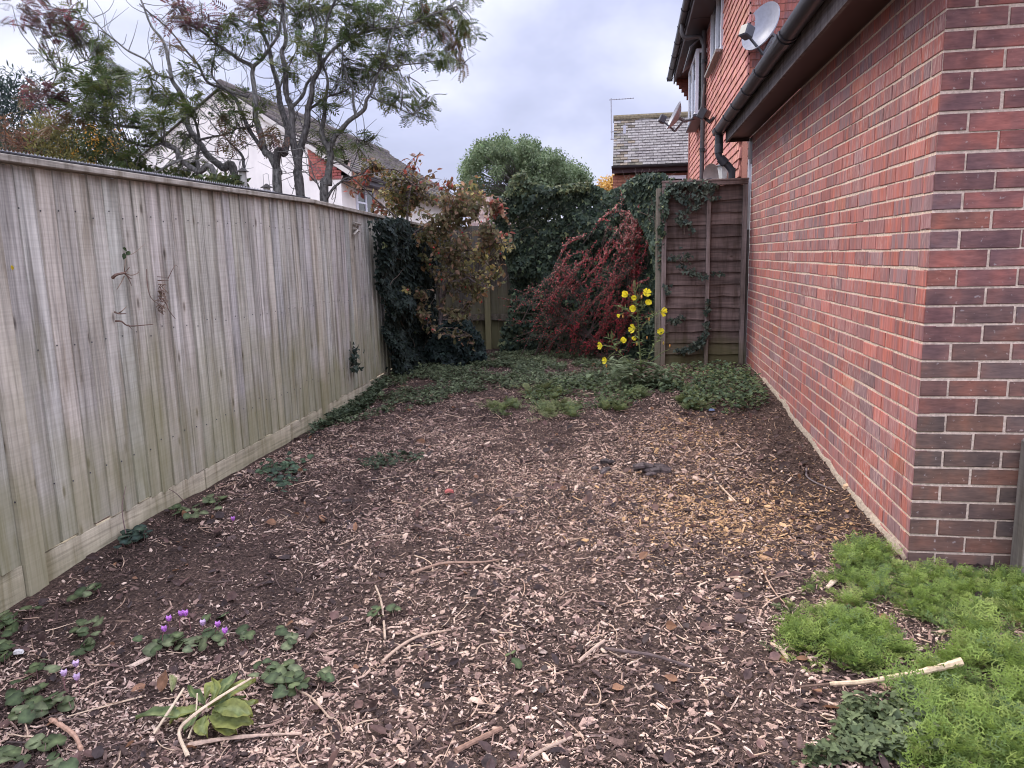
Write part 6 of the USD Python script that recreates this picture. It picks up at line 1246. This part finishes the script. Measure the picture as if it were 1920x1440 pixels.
# feathery weed sprig: upright fronds, twice divided
def feather(seed, fronds=6, h=.11, segs=8):
    g_ = np.random.default_rng(seed); v, f, tn = [], [], []
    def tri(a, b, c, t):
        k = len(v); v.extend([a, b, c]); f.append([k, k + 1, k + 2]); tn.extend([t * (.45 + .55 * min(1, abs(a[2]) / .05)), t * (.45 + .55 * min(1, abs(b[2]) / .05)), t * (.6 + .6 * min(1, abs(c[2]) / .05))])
    for s in range(fronds):
        a = g_.uniform(0, 6.28); lean = g_.uniform(.25, 1.3); L_ = h * g_.uniform(.55, 1.2); d = unit(np.array([math.cos(a) * lean, math.sin(a) * lean, 1.0])); t0 = g_.uniform(.8, 1.2)
        c = np.array([d * L_ * t + np.array([math.cos(a), math.sin(a), -.7]) * L_ * .38 * lean * t * t for t in np.linspace(0, 1, segs)])
        side = unit(np.array([math.sin(a), -math.cos(a), 0])); up = np.cross(side, d)
        tri(c[0] - side * .0014, c[0] + side * .0014, c[-1], t0)
        for k in range(3, segs):
            w = math.sin(math.pi * ((k - 2) / (segs - 1)) ** .75); l = L_ * .34 * w + .004; fw = unit(c[k] - c[k - 1])
            for sd in (-1, 1):
                e = unit(fw * .65 + sd * side + up * g_.normal(0, .25)) * l; n_ = fw * .0034; tri(c[k] - n_, c[k] + n_, c[k] + e, t0)
                for q, frac in ((0, .45), (1, .8)):
                    m = c[k] + e * frac
                    for s2 in (-1, 1):
                        e2 = unit(unit(e) * .7 + s2 * fw + up * g_.normal(0, .3)) * l * .38; tri(m - unit(e) * .0036, m + unit(e) * .0036, m + e2, t0 * 1.1)
    return np.array(v), np.array(f), np.array(tn)
def frond_proto(seed, n, h, col, segs=8):
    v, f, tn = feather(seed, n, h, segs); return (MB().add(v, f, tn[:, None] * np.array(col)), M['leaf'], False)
FCOL = [(.17, .235, .055), (.22, .28, .07), (.12, .175, .045), (.27, .30, .10), (.14, .20, .075), (.19, .26, .055)]
FP = [frond_proto(100 + k, 5, .11, FCOL[k % 6]) for k in range(9)]
def feathers(name, label, poly, n, smin, smax, seed, patch=0.0, grow=None, protos_=FP):
    g_ = np.random.default_rng(seed); W = ground_of(poly)[:, :2]; xy = poly_points(W, n, g_)
    if patch: xy = xy[meshkit.fbm(np.stack([xy[:, 0] * 4.0, xy[:, 1] * 4.0, 0 * xy[:, 0]], -1), 3, seed) > patch]
    xy = xy[(xy[:, 1] < -.03) | (xy[:, 0] < -.03)]; n = len(xy); a = g_.uniform(0, 6.28, n); up = np.array([0, 0, 1.0]) + g_.normal(0, .12, (n, 3)); d = np.stack([np.cos(a), np.sin(a), 0 * a], -1)
    d = unit(d - unit(up) * (d * unit(up)).sum(-1, keepdims=True)); s = g_.uniform(smin, smax, n)
    if grow is not None: s = s * grow(xy[:, 0], xy[:, 1])
    instancer(name, protos_, np.column_stack([xy, ground_z(xy[:, 0], xy[:, 1]) + .0]), quats(frames(d, up)), np.repeat(s[:, None], 3, 1), g_.integers(0, len(protos_), n), label, 'weeds')
lush = lambda x, y: .75 + .75 * sstep(x, .05, .65) * sstep(y, -.25, -.8)
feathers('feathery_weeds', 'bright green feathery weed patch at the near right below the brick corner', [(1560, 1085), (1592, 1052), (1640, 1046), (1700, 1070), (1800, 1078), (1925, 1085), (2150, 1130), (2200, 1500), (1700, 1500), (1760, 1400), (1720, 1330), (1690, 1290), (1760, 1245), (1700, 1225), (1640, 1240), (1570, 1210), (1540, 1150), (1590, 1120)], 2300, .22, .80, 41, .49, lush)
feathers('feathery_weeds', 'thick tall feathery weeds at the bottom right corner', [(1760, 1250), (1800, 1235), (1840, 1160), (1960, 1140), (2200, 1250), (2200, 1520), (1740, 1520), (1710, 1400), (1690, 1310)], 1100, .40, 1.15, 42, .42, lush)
feathers('feathery_weeds', 'small feathery tuft at the left of the bright green weeds', [(1475, 1230), (1470, 1195), (1500, 1172), (1530, 1190), (1530, 1215), (1500, 1235)], 34, .4, .75, 43)
feathers('feathery_weeds', 'feathery weeds below the pale lying chip', [(1545, 1205), (1575, 1160), (1640, 1170), (1690, 1225), (1640, 1265), (1570, 1250)], 190, .35, .75, 44, .40)
feathers('feathery_weeds', 'feathery tuft at the foot of the brick corner', [(1570, 1062), (1600, 1032), (1640, 1030), (1668, 1048), (1640, 1068)], 70, .4, .7, 45, .3)
feathers('feathery_weeds', 'stray feathery seedlings in the chips left of the green weeds', [(1440, 1250), (1450, 1150), (1520, 1090), (1580, 1060), (1570, 1180), (1540, 1260)], 26, .25, .5, 46)
BP = [frond_proto(200 + k, 5, .10, c, 9) for k, c in enumerate([(.14, .165, .06), (.17, .19, .08), (.11, .14, .055)])]
for k, (u, v_, ru, rv, n, lab) in enumerate([(945, 768, 26, 16, 16, 'pale green feathery tuft left of the middle at the back of the mulch'), (1050, 778, 38, 18, 34, 'pale green feathery tuft in the centre at the back of the mulch'), (1150, 768, 22, 10, 14, 'pale green tuft below the evening primrose'), (1300, 755, 30, 18, 26, 'pale green tuft right of the evening primrose'), (1015, 742, 40, 14, 22, 'thin pale weeds behind the central tuft'), (1190, 745, 20, 8, 12, 'bright green tuft at the foot of the evening primrose')]):
    feathers('weed_tuft', lab, [(u + ru * math.cos(a), v_ + rv * math.sin(a)) for a in np.linspace(0, 6.28, 9)[:-1]], n, .6, 1.1, 60 + k, 0, None, BP)

# ------------------------------------------------------------------ cyclamen with marbled leaves and pink flowers
CYC_V = np.array([(0, 0, 0), (-.28, -.16, -.03), (-.50, .10, .01), (-.50, .45, .03), (-.27, .80, .0), (0, 1.0, -.06), (.27, .80, .0), (.50, .45, .03), (.50, .10, .01), (.28, -.16, -.03), (0, .40, -.04)], float)
CYC_F = np.array([[10, b, a] for a, b in zip(range(0, 10), list(range(1, 10)) + [0])])
rk = np.random.default_rng(19)
def cyclamen(label, leaves, flowers=(), size=.042, cols=((.095, .118, .052), (.065, .088, .04), (.135, .155, .08)), name='cyclamen_plant', cat='plant'):
    p0_ = gp(*leaves[0][:2], 0); t = thing(name, label, cat, p0_)
    mb_st = MB()
    for (u, v_, n, r_) in leaves:
        for k in range(n if r_ < 6 else int(n * 1.7)):
            p = gp(u + rk.normal(0, r_ * .55), v_ + rk.normal(0, r_ * .38), rk.uniform(.018, .045)); 
            if p[0] < FX + .03: continue
            a = rk.uniform(0, 6.28); d = np.array([[math.cos(a), math.sin(a), rk.normal(-.1, .2)]]); nr = np.array([[rk.normal(0, .3), rk.normal(-.25, .3), 1]])
            s = size * rk.uniform(.7, 1.2); mb = MB(); tone = np.tile(pick(cols, 1, .12, rng=rk)[0], (11, 1)); tone[10] *= 1.7; tone[[1, 3, 5, 7, 9]] *= .55
            R_ = frames(d, nr)[0]; mb.add(CYC_V @ R_.T * s + p, CYC_F, tone); mb.build('leaf', M['ivy_leaf'], t)
            mb_st.tube([p, p - [rk.normal(0, .01), rk.normal(0, .01), .05]], [.0014, .0014], 4, (.16, .09, .08))
    if mb_st.n: mb_st.build('leaf_stalks', M['twig'], t, kind='stuff')
    for (u, v_, col) in flowers:
        g0 = gp(u, v_ + 22, 0); h = .055; p = g0 + np.array([rk.normal(0, .01), 0, h]); mb = MB()
        for k in range(5):
            a = k * 1.2566 + .3; d = unit(np.array([math.cos(a) * .45, math.sin(a) * .45, 1.0])); nr = np.array([-math.cos(a), -math.sin(a), .4]); scatter(mb, OVAL_V * np.array([1.1, 1, 1]), OVAL_F, p[None], frames(d[None], nr[None]), .026, np.array(col) * rk.uniform(.85, 1.1))
        f = mb.build('flower', M['petal'], t); MB().tube(curve([g0, g0 + [0, 0, h * .7], p + [0, -.004, .002], p + [0, -.006, -.006]], 8), [.0014] * 8, 4, (.22, .10, .10)).build('stalk', M['twig'], f)
PINK, PALE = (.62, .26, .68), (.70, .52, .72)
cyclamen('cyclamen with a row of pink flowers in the left foreground', [(338, 1195, 5, 20), (390, 1152, 1, 3), (425, 1150, 1, 4), (400, 1190, 4, 26), (370, 1205, 4, 22), (280, 1210, 3, 30)], [(338, 1160, PINK), (357, 1160, PINK), (320, 1170, PINK), (306, 1190, PINK), (405, 1181, PINK), (428, 1194, PINK), (382, 1178, PALE)])
cyclamen('cyclamen with three pale flowers at the lower left edge', [(60, 1300, 6, 34), (95, 1305, 3, 20), (40, 1330, 5, 30), (65, 1260, 5, 34), (120, 1305, 2, 12)], [(123, 1276, PALE), (148, 1258, PALE), (150, 1284, PALE)])
cyclamen('flowerless cyclamen clump on the bare soil right of the left edge', [(160, 1185, 5, 26), (175, 1165, 2, 14), (165, 1205, 3, 14)])
cyclamen('cyclamen leaves in a dense low clump right of the yellow green rosette', [(525, 1265, 11, 32), (545, 1285, 5, 26), (505, 1255, 5, 22)])
cyclamen('single cyclamen leaf pair just right of the dense low clump', [(606, 1266, 3, 8)])
cyclamen('pair of cyclamen leaves above the dense low clump', [(470, 1190, 3, 14), (545, 1190, 3, 18), (530, 1180, 1, 6)])
cyclamen('cyclamen leaves at the far left edge below the fence post', [(18, 1160, 5, 22), (10, 1180, 3, 16), (58, 1140, 2, 8), (5, 1225, 2, 10), (12, 1205, 2, 12)])
cyclamen('two cyclamen leaves on bare soil near the fence post', [(172, 1102, 2, 10), (150, 1112, 2, 12), (185, 1095, 1, 4)])
cyclamen('cyclamen leaves at the bottom left corner', [(100, 1400, 3, 20), (25, 1410, 4, 20), (75, 1390, 2, 16), (110, 1425, 2, 12)])
cyclamen('two small green leaves alone in the middle foreground', [(955, 1225, 1, 2), (965, 1246, 1, 3)], (), .036)
cyclamen('small leaf tuft in the left middle of the mulch', [(705, 1145, 3, 10), (735, 1140, 2, 10)], (), .036)
cyclamen('marbled cyclamen leaves along the foot of the left fence', [(325, 955, 3, 12), (345, 960, 4, 16), (372, 952, 4, 18), (400, 938, 3, 14), (385, 935, 2, 10), (412, 932, 2, 8)], [(436, 975, PINK)])
DKG = ((.040, .062, .045), (.055, .082, .055), (.03, .048, .038))
cyclamen('dark leafy tuft against the near end of the left fence', [(248, 1000, 12, 22), (235, 1008, 8, 18), (262, 995, 8, 16)], (), .04, DKG, 'weed_clump', 'weeds')
cyclamen('dark strawberry like weed clump beside the left fence at mid distance', [(530, 880, 26, 32), (545, 870, 16, 26), (510, 880, 10, 18), (530, 905, 8, 18)], (), .038, ((.055, .085, .05), (.075, .11, .06), (.04, .06, .04)), 'weed_clump', 'weeds')
# wiry stalks against the fence foot
for (lab, px) in (('thin dark stalk standing against the left fence by the dark tuft', [(236, 1000), (231, 975), (229, 950), (233, 925), (236, 912)]), ('thin curved stalk arching up the left fence beside the marbled leaves', [(360, 955), (345, 940), (330, 925), (317, 917)])):
    p0_ = onx(*px[0], FX + .06); t = thing('dry_stalk', lab, 'stalk', p0_); c = curve([onx(u, v_, FX + .06 - .012 * k) for k, (u, v_) in enumerate(px)], 16); MB().tube(c, np.linspace(.003, .0015, 16), 4, (.14, .09, .08)).build('stem', M['twig'], t)

# ------------------------------------------------------------------ yellow green leaf rosette with straw stalks across it
ros = thing('leaf_rosette', 'yellowing green leaf rosette with large crinkled leaves in the left foreground', 'plant', gp(392, 1335, 0))
def big_leaf(pts, w, tone, hs):
    """A crinkled leaf along a midrib given on the ground."""
    mid = curve([gp(u, v_, h) for (u, v_), h in zip(pts, hs)], 9); v, tn = [], []; d = unit(np.gradient(mid, axis=0)); n_up = np.array([0, -.25, 1.0])
    for k in range(9):
        t = k / 8; wd = w * math.sin(math.pi * min(1, .12 + .88 * t) ** .85) ** .8 * (.35 + .65 * min(1, t * 2.2)); s = unit(np.cross(d[k], n_up)); cr = .006 * math.sin(k * 2.1)
        for q, o in enumerate((-1, -.5, 0, .5, 1)):
            v.append(mid[k] + s * wd * o * (1 + .06 * rk.standard_normal()) + np.array([0, 0, .010 * abs(o) + cr * (abs(o) == .5) + .003 * rk.standard_normal()])); yel = np.clip(abs(o) * .55 + .35 * t + rk.normal(0, .12), 0, 1); tn.append(np.array(tone[0]) * (1 - yel) + np.array(tone[1]) * yel if q != 2 else np.array((.30, .34, .14)))
    f = []
    for k in range(8):
        for q in range(4): a_ = 5 * k + q; f.append([a_, a_ + 1, a_ + 6, a_ + 5])
    mb = MB(); mb.add(np.array(v), np.array(f), np.array(tn)); mb.build('leaf', M['leaf'], ros, smooth=True)
GY, G2 = ((.10, .14, .05), (.32, .32, .09)), ((.085, .125, .055), (.15, .19, .075))
big_leaf([(372, 1335), (335, 1342), (295, 1338), (254, 1347)], .024, G2, [.03, .045, .04, .025])
big_leaf([(395, 1340), (420, 1345), (450, 1350), (476, 1360)], .050, GY, [.03, .055, .05, .02]); big_leaf([(400, 1335), (425, 1330), (455, 1335), (475, 1345)], .036, GY, [.05, .075, .07, .05])
big_leaf([(392, 1322), (412, 1300), (430, 1280), (446, 1263)], .022, G2, [.04, .08, .10, .10]); big_leaf([(398, 1325), (425, 1305), (455, 1290), (480, 1276)], .028, GY, [.04, .075, .085, .08])
big_leaf([(385, 1318), (388, 1300), (400, 1288), (418, 1278)], .020, GY, [.04, .07, .08, .075]); big_leaf([(402, 1330), (425, 1320), (440, 1312), (462, 1308)], .024, G2, [.05, .07, .075, .06])
big_leaf([(380, 1332), (352, 1335), (330, 1345), (318, 1360)], .022, GY, [.04, .05, .04, .02]); big_leaf([(388, 1345), (378, 1360), (380, 1372), (390, 1384)], .024, GY, [.03, .04, .035, .02])
big_leaf([(384, 1325), (372, 1310), (362, 1300), (352, 1290)], .016, G2, [.03, .05, .05, .04]); big_leaf([(322, 1300), (326, 1285), (324, 1275), (320, 1268)], .014, ((.26, .27, .13), (.4, .38, .2)), [.03, .035, .03, .03])
big_leaf([(396, 1345), (415, 1362), (430, 1372), (445, 1378)], .026, GY, [.03, .04, .03, .015]); big_leaf([(390, 1330), (400, 1310), (405, 1292), (398, 1275)], .018, GY, [.05, .09, .11, .11]); big_leaf([(378, 1338), (360, 1350), (350, 1362), (345, 1376)], .02, G2, [.03, .04, .03, .015]); big_leaf([(405, 1335), (435, 1328), (465, 1322), (485, 1318)], .022, GY, [.04, .05, .045, .03])
for lab, px, hs, w in (('long bent straw stalk lying diagonally over the yellow green rosette', [(352, 1418), (336, 1372), (362, 1342), (410, 1308), (470, 1272)], [.01, .05, .09, .12, .10], .0055), ('shorter straw stalk leaning on the left of the rosette', [(289, 1375), (318, 1332), (345, 1290)], [.01, .06, .09], .0045), ('thin straw stalk standing up in the middle of the rosette', [(353, 1385), (366, 1345), (370, 1300)], [.01, .04, .08], .003)):
    stick('straw_stalk', lab, px, w, w * .7, (.62, .48, .33), hs, 'twig', 'stalk')
# old grey timber gate post at the right edge
gpx = ony(1893, 1062, -.035)[0]
t = thing('gate_post', 'grey weathered timber gate post at the right edge against the brick end wall', 'post', (gpx + .06, -.09, 0))
MB().box((gpx, -.135, -.2), (gpx + .09, -.030, .56), np.array([.23, .205, .18]), .005).build('post', M['post_wood'], t)
MB().box((gpx + .035, -.150, .20), (gpx + .085, -.136, .30), (.33, .35, .36), .004).build('hinge_plate', M['metal'], t)
MB().tube([(gpx + .06, -.152, .25), (gpx + .06, -.165, .25)], [.012, .012], 8, (.25, .25, .26)).build('bolt', M['metal'], t)
